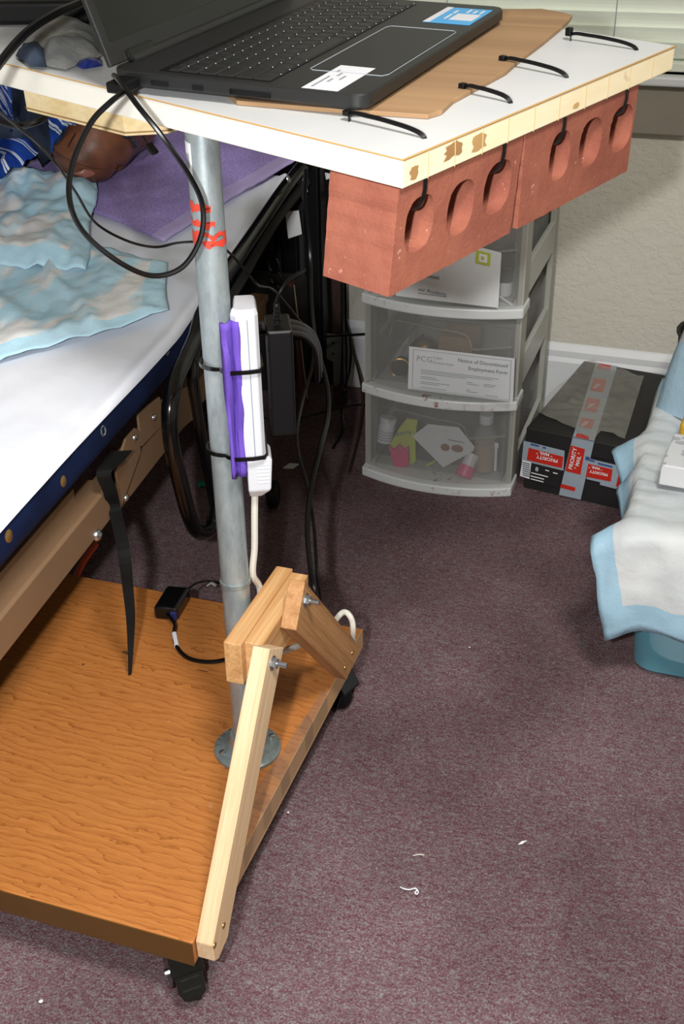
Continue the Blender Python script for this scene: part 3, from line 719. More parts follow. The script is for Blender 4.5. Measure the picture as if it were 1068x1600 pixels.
obj('bin_body', loft([rrect(BX0 + .008, BX1 - .008, BY0 + .008, BY1 - .008, .03, 0), rrect(BX0, BX1, BY0, BY1, .035, .008), rrect(BX0 - .02, BX1 + .02, BY0 - .012, BY1 + .012, .035, .25)], cap1=False), 'teal', bin_, smooth=True)
obj('bin_lid', loft([rrect(BX0 - .028, BX1 + .028, BY0 - .02, BY1 + .02, .035, .25), rrect(BX0 - .028, BX1 + .028, BY0 - .02, BY1 + .02, .035, .266)]), 'white_pl', bin_, smooth=True)
# cloth folded inside the bin
o = obj('folded_linen', loft([rrect(BX0 + .02, BX1 - .02, BY0 + .02, BY1 - .02, .05, .02), rrect(BX0 + .012, BX1 - .012, BY0 + .012, BY1 - .012, .05, .11), rrect(BX0 + .02, BX1 - .02, BY0 + .02, BY1 - .02, .05, .2)]), 'paper', None, smooth=True); tag(o, 'pale folded linen seen through the turquoise bin wall', 'linen')
LZ = 0.272; LXL, LYF = BX0 - .032, BY0 - .026
def pad_drape(u, v):
    # u: left -> right, v: front hem -> back ; lies on the lid, hangs over the front and left
    X = LXL - .062 + u * 0.62; Y = LYF - .185 + v * 0.74
    x, y, z = X, Y, LZ + .004
    over_l = LXL - X; over_f = LYF - Y
    edge_ = max(0, 1 - abs(X - LXL) * 9)
    w = fbm(X * 9, Y * 7, 1) * .008 + fbm(X * 30, Y * 24, 4) * .0034 + .0026 * edge_ * sin(Y * 150 + 3 * fbm(X * 20, Y * 8, 2)) + .003 * abs(fbm(X * 14 + Y * 10, Y * 4, 6))
    z += w + .004
    sm = lambda t: (lambda q: q * q * (3 - 2 * q))(max(0.0, min(1.0, t)))
    if over_l > 0:
        k = max(sm(1 - (Y - LYF) / .09), 1.15 * math.exp(-((Y - 1.80) / .055) ** 2), .9 * math.exp(-((Y - 1.70) / .04) ** 2) * .7)
        x = LXL - .010 * sin(min(over_l, .03) / .03 * pi / 2) - over_l * k * .66
        z -= over_l * (1 - .55 * min(1, k)) * (1.25 if k < .5 else 1.0) + .02 * sm(over_l / .03) * (1 - min(1, k))
        x += fbm(Y * 14, 1, 7) * .008 * min(1, over_l * 12)
    if over_f > 0:
        a = min(over_f, .03) / .03 * (pi / 2); y = LYF - .018 * sin(a) - max(0, over_f - .03) * .12
        z -= .018 * (1 - cos(a)) + max(0, over_f - .03) * .92; x += over_f * (.08 + .14 * sm((over_l + .12) / .14))
        y += fbm(X * 10, over_f * 6, 2) * .018 * min(1, over_f * 6) + .006 * fbm(X * 30, over_f * 20, 3)
    return V((x, y, max(z, .03)))
pad = obj('absorbent_pad', MB().grid(pad_drape, 60, 60), 'pad', None, smooth=True, angle=0, solid=.002); tag(pad, 'white quilted pad with pale blue border draped over the turquoise bin', 'absorbent pad')
# crumpled pad heaped at the back
def hump(u, v):
    a = u * 2 * pi; r = v; X = 0.095 + cos(a) * .165 * r; Y = 1.935 + sin(a) * .105 * r
    z = LZ + .016 + .27 * (1 - r ** 5) * (1 + .45 * fbm(X * 9, Y * 9, 5)) + .02 * fbm(X * 25, Y * 25, 9)
    X += .02 * fbm(a * 2, r * 3, 2); return V((X, Y, max(z, LZ + .013)))
hp = obj('crumpled_pad', MB().grid(hump, 48, 20), 'pad_heap', None, smooth=True, angle=0); tag(hp, 'crumpled pale blue pad heaped at the back of the bin lid', 'absorbent pad')
# tissue box & yellow pack
tz = LZ + .02
c0 = at_z(1028, 757, tz); th = radians(-5); e1 = V((cos(th), sin(th), 0)); e2 = V((-sin(th), cos(th), 0))
tbx = thing('tissue_box', c0 + e1 * .11 + e2 * .06, 'white flat tissue box with grey leaf pattern on the draped bin', 'tissue box')
obj('carton', MB().fbox(c0, e1 * .23, e2 * .115, UZ * .035), 'tissue', tbx, bevel=.002)
obj('opening', MB().fbox(c0 + e1 * .05 + e2 * .04 + UZ * .0352, e1 * .13, e2 * .035, UZ * .0006), 'ink_soft', tbx)
c1 = c0 + e1 * .004 + e2 * .135; o = obj('tape_roll', MB().fbox(c1, e1 * .12, e2 * .055, UZ * .045), 'yellow', None, bevel=.008, bseg=3); tag(o, 'yellow wrapped packet behind the tissue box under the crumpled pad', 'packet')
cb = at_y(1060, 505, 2.2); ob = obj('black_bin', MB().lathe((cb.x + .10, 2.25, 0), (0, 0, 1), [(0, 0), (.085, 0), (.10, .30), (.105, .31), (.098, .31), (.08, .02), (0, .02)], 24), 'black_matte', None, smooth=True); tag(ob, 'black waste bin against the wall behind the draped bin', 'waste bin')

# ================================================================== ROLLING TABLE (home-made cart)
ZB = 0.115; BRX = -0.440; BYF, BYB = 0.756, 1.366
cart = thing('rolling_table', (-0.75, 1.06, 0), 'home-made rolling table with oak base board, steel pipe and white top', 'table')
m = MB(); m.box((-1.15, BYF, ZB - .036), (BRX, BYB, ZB)); bd_ = obj('base_board', m, ['oak'], cart, bevel=.002)
obj('front_edge_band', MB().box((-1.15, BYF - .0012, ZB - .036), (BRX, BYF, ZB - .001)), flat('brown_edge_band', '#593b16', .4, var=.15), cart)
obj('side_edge_band', MB().box((BRX, BYF + .05, ZB - .036), (BRX + .001, BYB, ZB - .001)), flat('pale_edge_band', '#bb9468', .45, var=.1), cart)
# overlapping pieces of clear packing tape along the right edge
for y0, y1, wd_ in ((.905, .985, .020), (.97, 1.05, .026), (1.03, 1.14, .018), (1.12, 1.2, .012)):
    obj('edge_tape', MB().add([(BRX - wd_, y0, ZB + .0006), (BRX + .0016, y0 - .01, ZB + .0006), (BRX + .0016, y1, ZB + .0006), (BRX - wd_ * .7, y1 + .015, ZB + .0006), (BRX + .0016, y0 - .01, ZB - .03), (BRX + .0016, y1, ZB - .03)], [(0, 1, 2, 3), (1, 4, 5, 2)]), 'clear_tape', cart)
# casters
def caster(x, y, ang, fender=True):
    d = V((cos(ang), sin(ang), 0)); sd = V((-d.y, d.x, 0)); ax = V((x, y, 0)); wc = ax + d * .018 + UZ * .0255
    m = MB(); m.fbox(ax - d * .026 - sd * .022 + UZ * (ZB - .039), d * .052, sd * .044, UZ * .003); m.cyl(ax + UZ * (ZB - .048), ax + UZ * (ZB - .039), .014)
    c = obj('caster', m, 'zinc', cart)
    m = MB()
    for s_ in (-1, 1): m.prism([wc + sd * .015 * s_ + d * a + UZ * b for a, b in ((-.03, .043), (.01, .045), (.026, .02), (.014, -.012), (-.008, -.012), (-.022, .01))], sd * .004 * s_)
    m.prism([wc - sd * .019 + d * a + UZ * b for a, b in ((-.03, .046), (.012, .048), (.03, .022), (.028, .018), (.010, .043), (-.03, .042))], sd * .038)
    obj('wheel_fork', m, 'black_gloss', c, bevel=.002)
    obj('wheel', MB().lathe(wc - sd * .011, sd, [(0, 0), (.018, 0), (.0235, .003), (.0255, .007), (.0255, .015), (.0235, .019), (.018, .022), (0, .022)], 24), 'black_pl', c, smooth=True)
    obj('axle', MB().cyl(wc - sd * .022, wc + sd * .022, .005, seg=10), 'zinc', c)
    if not fender: return
    dn = (d * .62 - UZ * .78).normalized(); up_ = dn.cross(sd).normalized()
    if up_.dot(d) < 0: up_ = -up_
    q = wc + d * .012 + UZ * .034
    obj('brake_pedal', MB().prism([q - sd * .017, q + sd * .017, q + sd * .015 + dn * .044, q + sd * .006 + dn * .050, q - sd * .011 + dn * .048, q - sd * .016 + dn * .038], up_ * .006), 'black_gloss', c, bevel=.0015)
    m = MB()
    for k in range(3): m.fbox(q + dn * (.012 + .012 * k) - sd * .011 + up_ * .006, sd * .022, dn * .0016, up_ * .0008)
    obj('pedal_ribs', m, 'black_pl', c)
caster(-.486, .800, radians(-48)); caster(-.480, 1.318, radians(-20), False); caster(-1.10, .80, radians(200), False); caster(-1.10, 1.32, radians(160), False)
# flange & pole
FO = V((-.502, 1.063, ZB))
fl_o = obj('floor_flange', MB().lathe(FO, (0, 0, 1), [(0, 0), (.0435, 0), (.044, .002), (.044, .005), (.042, .007), (.031, .009), (.027, .011), (.024, .016), (.0225, .026), (.0215, .029), (.0, .029)], 40), 'flange', cart, smooth=True)
for k in range(4):
    a = radians(45 + 90 * k); c = FO + V((cos(a) * .035, sin(a) * .035, .0085)); obj('flange_screw', MB().lathe(c, (0, 0, 1), [(0.0048, 0), (.0045, .0012), (.0025, .002), (0, .0021)], 12), 'zinc', fl_o, smooth=True)
for i, ch in enumerate('CHINA'):
    a = radians(215 - i * 17); c = FO + V((cos(a) * .036, sin(a) * .036, .0086)); text('lettering', ch, .009, c, (-sin(a) * -1, -cos(a), 0), (cos(a), sin(a), 0), 'galv', fl_o, .0006)
ptop = at_y(316, 222, 1.092); pdir = (ptop - FO).normalized(); PT = FO + pdir * ((ptop - FO).length + .016)
def pole_pt(z): return FO + pdir * ((z - FO.z) / pdir.z)
obj('pole', MB().cyl(FO + pdir * .01, PT, .0172, seg=32), 'galv', cart, smooth=True)
# right vector around the pole as seen from the seat, used for what is tied to it
RV = V((.905, .426, 0)); FV = V((.426, -.905, 0))
# coupling collar (where the block holds it)
obj('pole_collar', MB().lathe(pole_pt(.372), pdir, [(.0173, 0), (.019, .001), (.019, .006), (.0173, .007)], 28), 'flange', cart, smooth=True)
# red paint streaks wrapped on the pole
def wrap(z0, z1, a0, a1, mat, name, r=.0175, wob=.0025, seed=0):
    def f(u, v):
        a = a0 + (a1 - a0) * u; zz = z0 + (z1 - z0) * v + wob * fbm(u * 6, v * 2, seed) - (u * .002); p = pole_pt(zz); return p + RV * (r * sin(a)) + FV * (r * cos(a))
    return obj(name, MB().grid(f, 14, 3), mat, cart, smooth=True)
def pz(py, x=325):  # height on the pole for an image row
    lo, hi = .1, .95
    for _ in range(40):
        mid = (lo + hi) / 2; p = pole_pt(mid) - CAMP; yy = CY + F * (V((_x.y, _y.y, _z.y)).dot(p)) / (V((_x.z, _y.z, _z.z)).dot(p))
        if yy > py: lo = mid
        else: hi = mid
    return lo
for k, (ya, yb, a0, a1) in enumerate(((310, 323, -1.5, .2), (337, 346, -1.5, .4), (356, 364, -1.4, 1.4), (368, 377, -1.2, 1.5), (360, 374, -1.5, -.6))):
    wrap(pz(yb), pz(ya), a0, a1, 'red', 'paint_streak', r=.0177, wob=.006, seed=k * 3)
wrap(pz(268), pz(216), -1.5, -.75, 'label_white', 'barcode_label', r=.0176, wob=0)
for k in range(6): wrap(pz(262 - k * 1.0), pz(234), -1.35 + k * .075, -1.32 + k * .075, 'ink', 'barcode', r=.0179, wob=0)
# clamp blocks
def bx(name, x0, x1, y0, y1, z0, z1, mat): return obj(name, MB().box((x0, y0, z0), (x1, y1, z1)), mat, cart, bevel=.001)
bx('clamp_block', -.4845, -.4625, .980, 1.150, .296, .354, 'pine_y')
bx('clamp_block', -.4625, -.4400, .990, 1.145, .300, .352, 'pine_y')
# pale leaning stick at the front corner
def plank(name, pts, X0, X1, mat): return obj(name, MB().prism([(X0, y, z_) for y, z_ in pts], (X1 - X0, 0, 0)), mat, cart, bevel=.0012)
st1 = plank('leaning_stick', [(.760, .079), (.785, .079), (.808, .098), (1.001, .343), (.968, .373)] if False else [(.7625, .086), (.772, .078), (.800, .084), (.808, .098), (1.003, .345), (.962, .372), (.7615, .112)], BRX + .001, BRX + .0215, 'pine')
st2 = plank('brace_board', [(1.078, .389), (1.043, .341), (1.228, .126), (1.287, .141)], BRX + .001, BRX + .0215, 'fir')
def bolt(y, z_, x=BRX + .0215, L=.018):
    b = obj('bolt', MB().cyl((x, y, z_), (x + L, y, z_), .0032, seg=12), 'zinc', cart)
    obj('washer', MB().cyl((x, y, z_), (x + .0014, y, z_), .0088, seg=20), 'zinc', b); obj('nut', MB().cyl((x + .0014, y, z_), (x + .0066, y, z_), .0062, seg=6), 'zinc', b)
bp1 = at_x(426, 1036, BRX + .0225); bolt(bp1.y, bp1.z); bp2 = at_x(478, 938, BRX + .0225); bolt(bp2.y, bp2.z)
for q in ((349, 1446), (335, 1477), (550, 1020), (539, 1043)):
    p = at_x(*q, BRX + .0218); obj('screw', MB().lathe(p, (1, 0, 0), [(.0036, 0), (.0034, .0008), (.0012, .0010), (0, .0002)], 12), 'brass', cart, smooth=True)
# table top
TL_, TWd, TT = .82, .490, .026
m = MB()
def tface(pts, mi): m.add([tw(*p_) for p_ in pts], [tuple(range(len(pts)))], mi)
tface([(0, 0, 0), (0, TWd, 0), (TL_, TWd, 0), (TL_, 0, 0)], 0)
tface([(0, 0, -TT), (TL_, 0, -TT), (TL_, TWd, -TT), (0, TWd, -TT)], 1)
tface([(0, 0, 0), (TL_, 0, 0), (TL_, 0, -TT), (0, 0, -TT)], 2); tface([(0, 0, 0), (0, 0, -TT), (0, TWd, -TT), (0, TWd, 0)], 1)
tface([(TL_, 0, 0), (TL_, TWd, 0), (TL_, TWd, -TT), (TL_, 0, -TT)], 1); tface([(0, TWd, 0), (0, TWd, -TT), (TL_, TWd, -TT), (TL_, TWd, 0)], 1)
bmv = MB(); 
# weld: rebuild as one closed box with three materials
def corner(a, b, h): return tw(a, b, h)
bmv.v = [corner(0, 0, -TT), corner(TL_, 0, -TT), corner(TL_, TWd, -TT), corner(0, TWd, -TT), corner(0, 0, 0), corner(TL_, 0, 0), corner(TL_, TWd, 0), corner(0, TWd, 0)]
bmv.f = [(3, 2, 1, 0), (4, 5, 6, 7), (0, 1, 5, 4), (1, 2, 6, 5), (2, 3, 7, 6), (3, 0, 4, 7)]; bmv.mi = [1, 0, 2, 1, 1, 1]
ttop = obj('tabletop', bmv, ['top', 'edge', 'edge_white'], cart, bevel=.0012)
# thin tan rim line where the laminate meets the bare edge
obj('laminate_rim', MB().tube([tw(TL_, -.0002, -.0006), tw(-.0002, -.0002, -.0006)], .0008, 6).tube([tw(-.0002, -.0002, -.0006), tw(-.0002, TWd, -.0006)], .0010, 6), flat('raw_edge_line', '#b08a52', .7), ttop)
def eface(px, py): p = at_pl(px, py, TP, TA); d = p - TP; return d.dot(TB), d.dot(TN)
def eblob(name, c, ru, rv, mat, seed):
    u0, h0 = eface(*c); pts = []
    for k in range(18):
        a = 2 * pi * k / 18; r = 1 + .75 * fbm(cos(a) * 2.2, sin(a) * 2.2, seed); pts.append((u0 + ru * r * cos(a), max(-TT + .001, min(-.001, h0 + rv * r * sin(a)))))
    mm = MB(); mm.add([tw(-.0005, u0, h0)] + [tw(-.0005, a, b) for a, b in pts], [(0, 1 + k, 1 + (k + 1) % 18) for k in range(18)]); obj(name, mm, mat, ttop)
eblob('knot', (646, 270), .006, .006, 'knot', 1); eblob('knot', (709, 234), .014, .007, 'knot', 5); eblob('knot', (748, 221), .012, .008, flat('pale_knot', '#b08a58', .6, var=.3), 9); eblob('knot', (899, 165), .006, .003, flat('pale_knot_b', '#c09a60', .6, var=.3), 12)
sm = MB()
for b in (.035, .075, .118, .16, .205, .25, .30, .345, .39, .44): sm.fbox(tw(-.0004, b, -TT), TB * .0009, -TA * .0003, TN * TT)
obj('stave_joints', sm, flat('stave_joint_tone', '#d3bb8a', .7), ttop)['kind'] = 'stuff'
# support block below
m = MB(); m.prism([tw(a, b, -TT - .001) for a, b in ((.545, .006), (.380, .010), (.349, .043), (.349, .30), (.545, .30))], TN * -.024)
obj('support_block', m, 'ply', cart, bevel=.001)
obj('ply_seam', MB().prism([tw(a, b, -TT - .0205) for a, b in ((.5456, .0055), (.3798, .0095), (.3486, .0428), (.3486, .30), (.5456, .30))], TN * -.0016), flat('ply_seam_tone', '#8a6a40', .7), cart)

# ================================================================== BRICKS hung under the top
def face_pt(px, py): p = at_pl(px, py, TP + TA * .004, TA); d = p - TP; return d.dot(TB), d.dot(TN)
def brick(name, b0, b1, holes, tilt, label):
    h1, h0 = -TT - .001, -.1225; A0_, A1_ = .004, .083
    cen = tw((A0_ + A1_) / 2, (b0 + b1) / 2, h0)
    def P(a, b, h):  # tilt: bottom leans slightly towards the near end
        return tw(a, b - tilt * (h1 - h), h)
    outer = []
    for (b, h, sx_, sy_) in ((b0, h0, 1, 1), (b1, h0, -1, 1), (b1, h1, -1, -1), (b0, h1, 1, -1)):
        outer.append((b, h))
    dense = []
    for i in range(4):
        p, q = outer[i], outer[(i + 1) % 4]; k = 26
        for j in range(k):
            bb_ = p[0] + (q[0] - p[0]) * j / k; hh = p[1] + (q[1] - p[1]) * j / k
            n1 = .0009 * fbm(bb_ * 90, hh * 90, b0 * 50); dense.append((bb_ + n1, hh + (n1 if hh < h1 - .001 else 0)))
    loops = [dense]
    for hi_, (cb_, ch_, rw, rh) in enumerate(holes):
        lp_ = []
        for k in range(40):
            a = 2 * pi * k / 40; c_, s_ = cos(a), sin(a); x = rw * (abs(c_) ** .75) * (1 if c_ > 0 else -1); y = rh * (abs(s_) ** .8) * (1 if s_ > 0 else -1)
            jag = 1 + (.07 * fbm(k * .9, hi_ * 3.1 + b0 * 20, 1) if c_ < 0 else .02 * fbm(k, 3, 2)); lp_.append((cb_ + x * jag, ch_ + y))
        loops.append(lp_)
    flat_pts = [p for l_ in loops for p in l_]
    tris = tessellate_polygon([[V((x, y, 0)) for x, y in l_] for l_ in loops]); m = MB(); N = len(flat_pts)
    m.v = [P(A0_, x, y) for x, y in flat_pts] + [P(A1_, x, y) for x, y in flat_pts]
    for t_ in tris: m.f.append(tuple(t_)); m.f.append(tuple(N + i for i in reversed(t_))); m.mi += [0, 0]
    o_ = 0
    for l_ in loops:
        n_ = len(l_)
        for k in range(n_): a, b = o_ + k, o_ + (k + 1) % n_; m.f.append((a, b, N + b, N + a)); m.mi.append(0)
        o_ += n_
    o = obj(name, m, 'brick', None, bevel=.0014, bseg=2); tag(o, label, 'brick', 'bricks tied under the tabletop edge'); return o
H_ = []
for (x0, x1, y0, y1) in ((639, 683, 306, 394), (705, 746, 278, 372), (761, 803, 248, 339), (859, 891, 205, 287), (906, 940, 185, 265), (953, 988, 162, 245)):
    ca = face_pt((x0 + x1) / 2, (y0 + y1) / 2); l_ = face_pt(x0, (y0 + y1) / 2 + 8); r_ = face_pt(x1, (y0 + y1) / 2 - 8); H_.append((ca[0], ca[1] + .002, (r_[0] - l_[0]) / 2 * 1.0, .025))
brick('brick', .000, .1955, H_[:3], .15, 'red cored brick tied under the tabletop, nearer of the two')
brick('brick', .1985, .4220, H_[3:], .04, 'red cored brick tied under the tabletop, farther of the two')
# cable ties through the table top
ZT = [((548, 190), (665, 217), 0, 'first black cable tie on the white tabletop, nearest the front corner'), ((728, 147), (800, 162), 2, 'second black cable tie on the white tabletop, half under the cardboard'), ((790, 103), (887, 122), 3, 'third black cable tie on the white tabletop, beside the torn cardboard'), ((893, 64), (996, 79), 5, 'farthest black cable tie on the white tabletop, with its square head standing')]
for (pa, pb, hi_, lab) in ZT:
    A = tab(*pa) ; B = tab(*pb); A2 = A - TP; B2 = B - TP; a0, b0 = A2.dot(TA), A2.dot(TB); a1, b1 = B2.dot(TA), B2.dot(TB); hb = H_[hi_][0]
    t = thing('cable_tie', tw(a1, b1, 0), lab, 'cable tie', 'cable ties on the tabletop')
    dcurve = [tw(a0 - .002, b0, -TT - .004), tw(a0 + .001, b0, -.004), tw(a0, b0, .0075), tw(a0 * .75 + a1 * .25, b0 * .75 + b1 * .25, .0085), tw((a0 + a1) / 2, (b0 + b1) / 2, .008), tw(a0 * .2 + a1 * .8, b0 * .2 + b1 * .8, .006), tw(a1 + .003, b1, .002), tw(a1 + .001, b1, -.006)]
    obj('strap', MB().sweep(crv(dcurve, 6), [(-.0022, -.0006), (.0022, -.0006), (.0022, .0006), (-.0022, .0006)], up=TN if False else None), 'black_pl', t)
    obj('tie_head', MB().fbox(tw(a0 + .001, b0 - .0035, .005), TA * .007, TB * .007, TN * (.009 if hi_ == 5 else .005)), 'black_pl', t, bevel=.001)
    d2 = [tw(.0025, hb, -TT - .001), tw(.0008, hb - .003, -.036), tw(.0012, hb - .007, -.045), tw(.006, hb - .010, -.052), tw(.02, hb - .012, -.055)]
    obj('strap', MB().sweep(crv(d2, 5), [(-.0022, -.0006), (.0022, -.0006), (.0022, .0006), (-.0022, .0006)], up=TA), 'black_pl', t)

# ================================================================== ON THE TABLE TOP
def tpp(px, py, h=0): p = tab(px, py, h) - TP; return p.dot(TA), p.dot(TB)
cb_px = [(370, 165), (500, 176), (668, 187), (690, 180), (708, 163), (790, 118), (808, 102), (850, 70), (888, 38), (893, 30), (880, 26), (845, 20)]
cb_ = [tpp(*q) for q in cb_px] + [(.33, .46), (.36, .10)]
m = MB(); m.prism([tw(a, b, .0004) for a, b in cb_], TN * .0045); cbo = obj('cardboard_sheet', m, 'cardboard', None, bevel=.0006); tag(cbo, 'torn brown cardboard sheet lying under the laptop', 'cardboard')
# laptop
E1 = (TA * .9635 - TB * .2676).normalized(); E2 = (TA * .2676 + TB * .9635).normalized()
LF = tw(.096, .068, 0); LD, LW, LH = .283, .405, .0165; L0 = .0062
def lw(a, b, h=0): return LF + E1 * a + E2 * b + TN * (L0 + h)
lap = thing('laptop', lw(.14, .2, 0), 'open black laptop with dusty keyboard on the white tabletop', 'laptop')
def rr2(a0, a1, b0, b1, r, h, k=5):
    out = []
    for ca, cb2, s0 in ((a1 - r, b1 - r, 0), (a0 + r, b1 - r, 90), (a0 + r, b0 + r, 180), (a1 - r, b0 + r, 270)):
        for i in range(k + 1): an = radians(s0 + 90 * i / k); out.append(lw(ca + r * cos(an), cb2 + r * sin(an), h))
    return out
def lap_plastic():
    m = Mat('dusty_black_laptop_plastic', '#232323', .45); v = m.coords(); n_ = m.noise(v, 500, 2, .7); c = m.mix(m.ramp(n_, [(.62, '#000000'), (.72, '#888888')]), '#191919', '#434341'); m.color(c).bump(n_, .2, .0005); return m.m
MT['lap'] = lap_plastic()
obj('base', loft([rr2(.006, LD, .006, LW - .006, .014, 0), rr2(0, LD, 0, LW, .016, .005), rr2(0, LD, 0, LW, .016, LH - .0015), rr2(.0015, LD, .0015, LW - .0015, .015, LH)]), 'lap', lap, smooth=True)
def lbox(a0, a1, b0, b1, h0, h1): return MB().fbox(lw(a0, b0, h0), E1 * (a1 - a0), E2 * (b1 - b0), TN * (h1 - h0))
obj('keyboard_bed', lbox(.106, .232, .012, .385, LH + .0001, LH + .0005), 'black_pl', lap)
# keys
rows = [(.108, .0195), (.1285, .0195), (.149, .0195), (.1695, .0195), (.190, .0195), (.2105, .013)]
kmesh = {}
dots = MB()
def key(a, b, wa, wb):
    k_ = (round(wa, 4), round(wb, 4))
    if k_ not in kmesh:
        mm = loft([[E1 * x + E2 * y + TN * h for x, y in ((0, 0), (wa, 0), (wa, wb), (0, wb))] for h in (0,)] + [[E1 * x + E2 * y + TN * .0016 for x, y in ((.0012, .0012), (wa - .0012, .0012), (wa - .0012, wb - .0012), (.0012, wb - .0012))]], cap0=False)
        o = obj('key', mm, 'lap', None); o.parent = lap; kmesh[k_] = o.data
    else: o = bpy.data.objects.new('key', kmesh[k_]); COL.objects.link(o); o.parent = lap
    # mesh local origin: bottom of the first key's bbox centre
    if k_ not in kmesh or 'off_' + str(k_) not in ORG: ORG['off_' + str(k_)] = ORG.get(o.name, V((0, 0, 0)))
    o.location = lw(a, b, LH + .0005) + ORG['off_' + str(k_)] - ORG[lap.name]
for ri, (ra, rh_) in enumerate(rows):
    b = .014; first_w = (.0215, .043, .034, .0275, .0175, .0175)[ri]
    i = 0
    while b < .37:
        wb = first_w if i == 0 else (.099 if (ri == 0 and i == 4) else .0172)
        if b + wb > .384: break
        key(ra, b, rh_ - .0018, wb - .0005); 
        p = lw(ra - .0008, b + wb + .0004, LH + .0014); dots.lathe(p, TN, [(.0007, 0), (.0005, .0005), (0, .0007)], 6)
        b += wb + .0015; i += 1
do = obj('bright_specks', dots, em('speck_white', '#aab4c0', 0.0), lap, smooth=True); do['kind'] = 'stuff'
# touchpad outline (raised rim) + surface
tp = [(.092, .07), (.092, .262), (.088, .268), (.014, .268), (.010, .262), (.010, .075), (.014, .068), (.088, .066)]
obj('touchpad', lbox(.012, .090, .070, .266, LH + .0001, LH + .0004), 'lap', lap)
obj('touchpad_rim', MB().tube([lw(a, b, LH + .0003) for a, b in tp], .0006, 6, closed=True), 'ink_soft', lap)
obj('palm_sticker', lbox(.031, .069, .004, .092, LH + .0001, LH + .0005), 'label_white', lap, bevel=.0002)
m = MB()
for (a, b, c_) in ((.060, .01, .05), (.053, .03, .042), (.053, .052, .064), (.045, .04, .055), (.060, .066, .074)): m.fbox(lw(a, b, LH + .0006), E1 * .0025, E2 * (c_ - b), TN * .0001)
obj('sticker_print', m, 'ink_soft', lap)
obj('blue_sticker', lbox(.008, .064, .30, .380, LH + .0001, LH + .0005), 'sky_blue', lap)
obj('sticker_band', lbox(.056, .064, .30, .380, LH + .0006, LH + .0007), 'label_white', lap)
obj('sticker_panel', lbox(.012, .040, .318, .350, LH + .0006, LH + .0007), 'label_white', lap)
m = MB()
for (a, b, c_) in ((.044, .320, .345), (.044, .350, .366), (.030, .356, .374), (.022, .356, .370), (.014, .356, .372)): m.fbox(lw(a, b, LH + .0007), E1 * .003, E2 * (c_ - b), TN * .0001)
obj('sticker_print', m, 'white_ink', lap)
# ports on the near side
for a, w_ in ((.262, .012), (.215, .02), (.175, .012), (.10, .045)):
    obj('port', MB().fbox(lw(a, -.0006, .005), E1 * w_, E2 * -.0003, TN * .005), 'black_gloss', lap)
# hinge & screen
obj('hinge', MB().cyl(lw(LD - .004, .035, LH + .001), lw(LD - .004, LW - .035, LH + .001), .006, seg=14), 'lap', lap, smooth=True)
sdir = (TN * cos(radians(19)) + E1 * sin(radians(19))).normalized(); sn = sdir.cross(E2).normalized()
if sn.dot(E1) > 0: sn = -sn
S0 = lw(LD - .002, 0, LH + .002); SH = .255
def sw(b, h, d=0): return S0 + E2 * b + sdir * h + sn * d
scr = obj('screen', MB().fbox(sw(0, 0, -.005), E2 * LW, sdir * SH, sn * .006), 'lap', lap, bevel=.0015)
obj('display', MB().fbox(sw(.012, .022, .0012), E2 * (LW - .024), sdir * (SH - .034), sn * .0003), 'black_gloss', scr)
obj('hinge_bracket', MB().fbox(sw(.03, -.002, .0012), E2 * .045, sdir * .012, sn * .004), 'black_gloss', scr, bevel=.001)
# grey cloth and things behind the laptop
def lump(name, pts, h, mat, label, cat, seed=0, step=.012, amp=1.0):
    P = [tpp(*q) for q in pts]
    o = obj(name, poly_sheet(P, lambda a, b: tw(a, b, .003), lambda a, b, r: h * (1 - r ** 3) * (1 + .5 * amp * fbm(a * 22, b * 22, seed)) + .0035 * abs(fbm(a * 70, b * 70, seed)), step), mat, None, smooth=True, angle=0); tag(o, label, cat); return o
lump('washcloth', [(34, 66), (70, 48), (110, 36), (150, 50), (160, 95), (128, 106), (104, 113), (74, 108), (66, 92), (40, 78)], .017, 'grey_cloth', 'crumpled grey washcloth on the table behind the laptop', 'cloth', 3)
lump('fabric_pouch', [(25, 92), (34, 80), (62, 78), (76, 92), (72, 110), (48, 109)], .012, 'slate_cloth', 'small dark navy pouch under the grey washcloth', 'pouch', 8)
lump('foil_packet', [(118, 108), (140, 100), (158, 99), (160, 108), (130, 113)], .006, flat('blue_foil', '#20307c', .15, .3), 'shiny blue packet beside the laptop hinge', 'packet', 5)
m = MB().prism([tw(a, b, .002) for a, b in (tpp(-60, 44), tpp(128, 42), (.52, .42), (.80, .40))], TN * .028); o = obj('black_case', m, 'black_pl', None, bevel=.006, bseg=3); tag(o, 'low black case at the back left of the tabletop', 'case')
# plug in the laptop side and its looping cable
cn = lw(.262, -.022, .008)
pl = obj('power_plug', MB().fbox(lw(.247, -.030, .0015), E1 * .022, E2 * .0295, TN * .011), 'black_pl', None, bevel=.002); tag(pl, 'black plug in the laptop side, with the big cable loop on it', 'plug')
loopc = [at_d(196, 143, 1.115), at_d(172, 160, 1.095), at_d(140, 195, 1.09), at_d(112, 260, 1.09), at_d(110, 320, 1.10), at_d(135, 368, 1.12), at_d(190, 412, 1.14), at_d(240, 431, 1.16), at_d(285, 417, 1.165), at_d(313, 372, 1.16), at_d(316, 322, 1.15), at_d(296, 275, 1.13), at_d(255, 215, 1.105), at_d(215, 165, 1.10), at_d(188, 128, 1.12), at_d(178, 118, 1.16)]
cable('charger_cable', loopc, .0028, 'black_cable', 'thick black cable hanging in a large loop in front of the pole')
cable('upper_cable', [at_d(-30, 140, 1.12), at_d(0, 98, 1.13), at_d(40, 52, 1.16), at_d(85, 22, 1.2), at_d(130, 2, 1.25), at_d(180, -30, 1.3)], .0045, 'black_cable', 'thick black cable arching over the table at the top left')
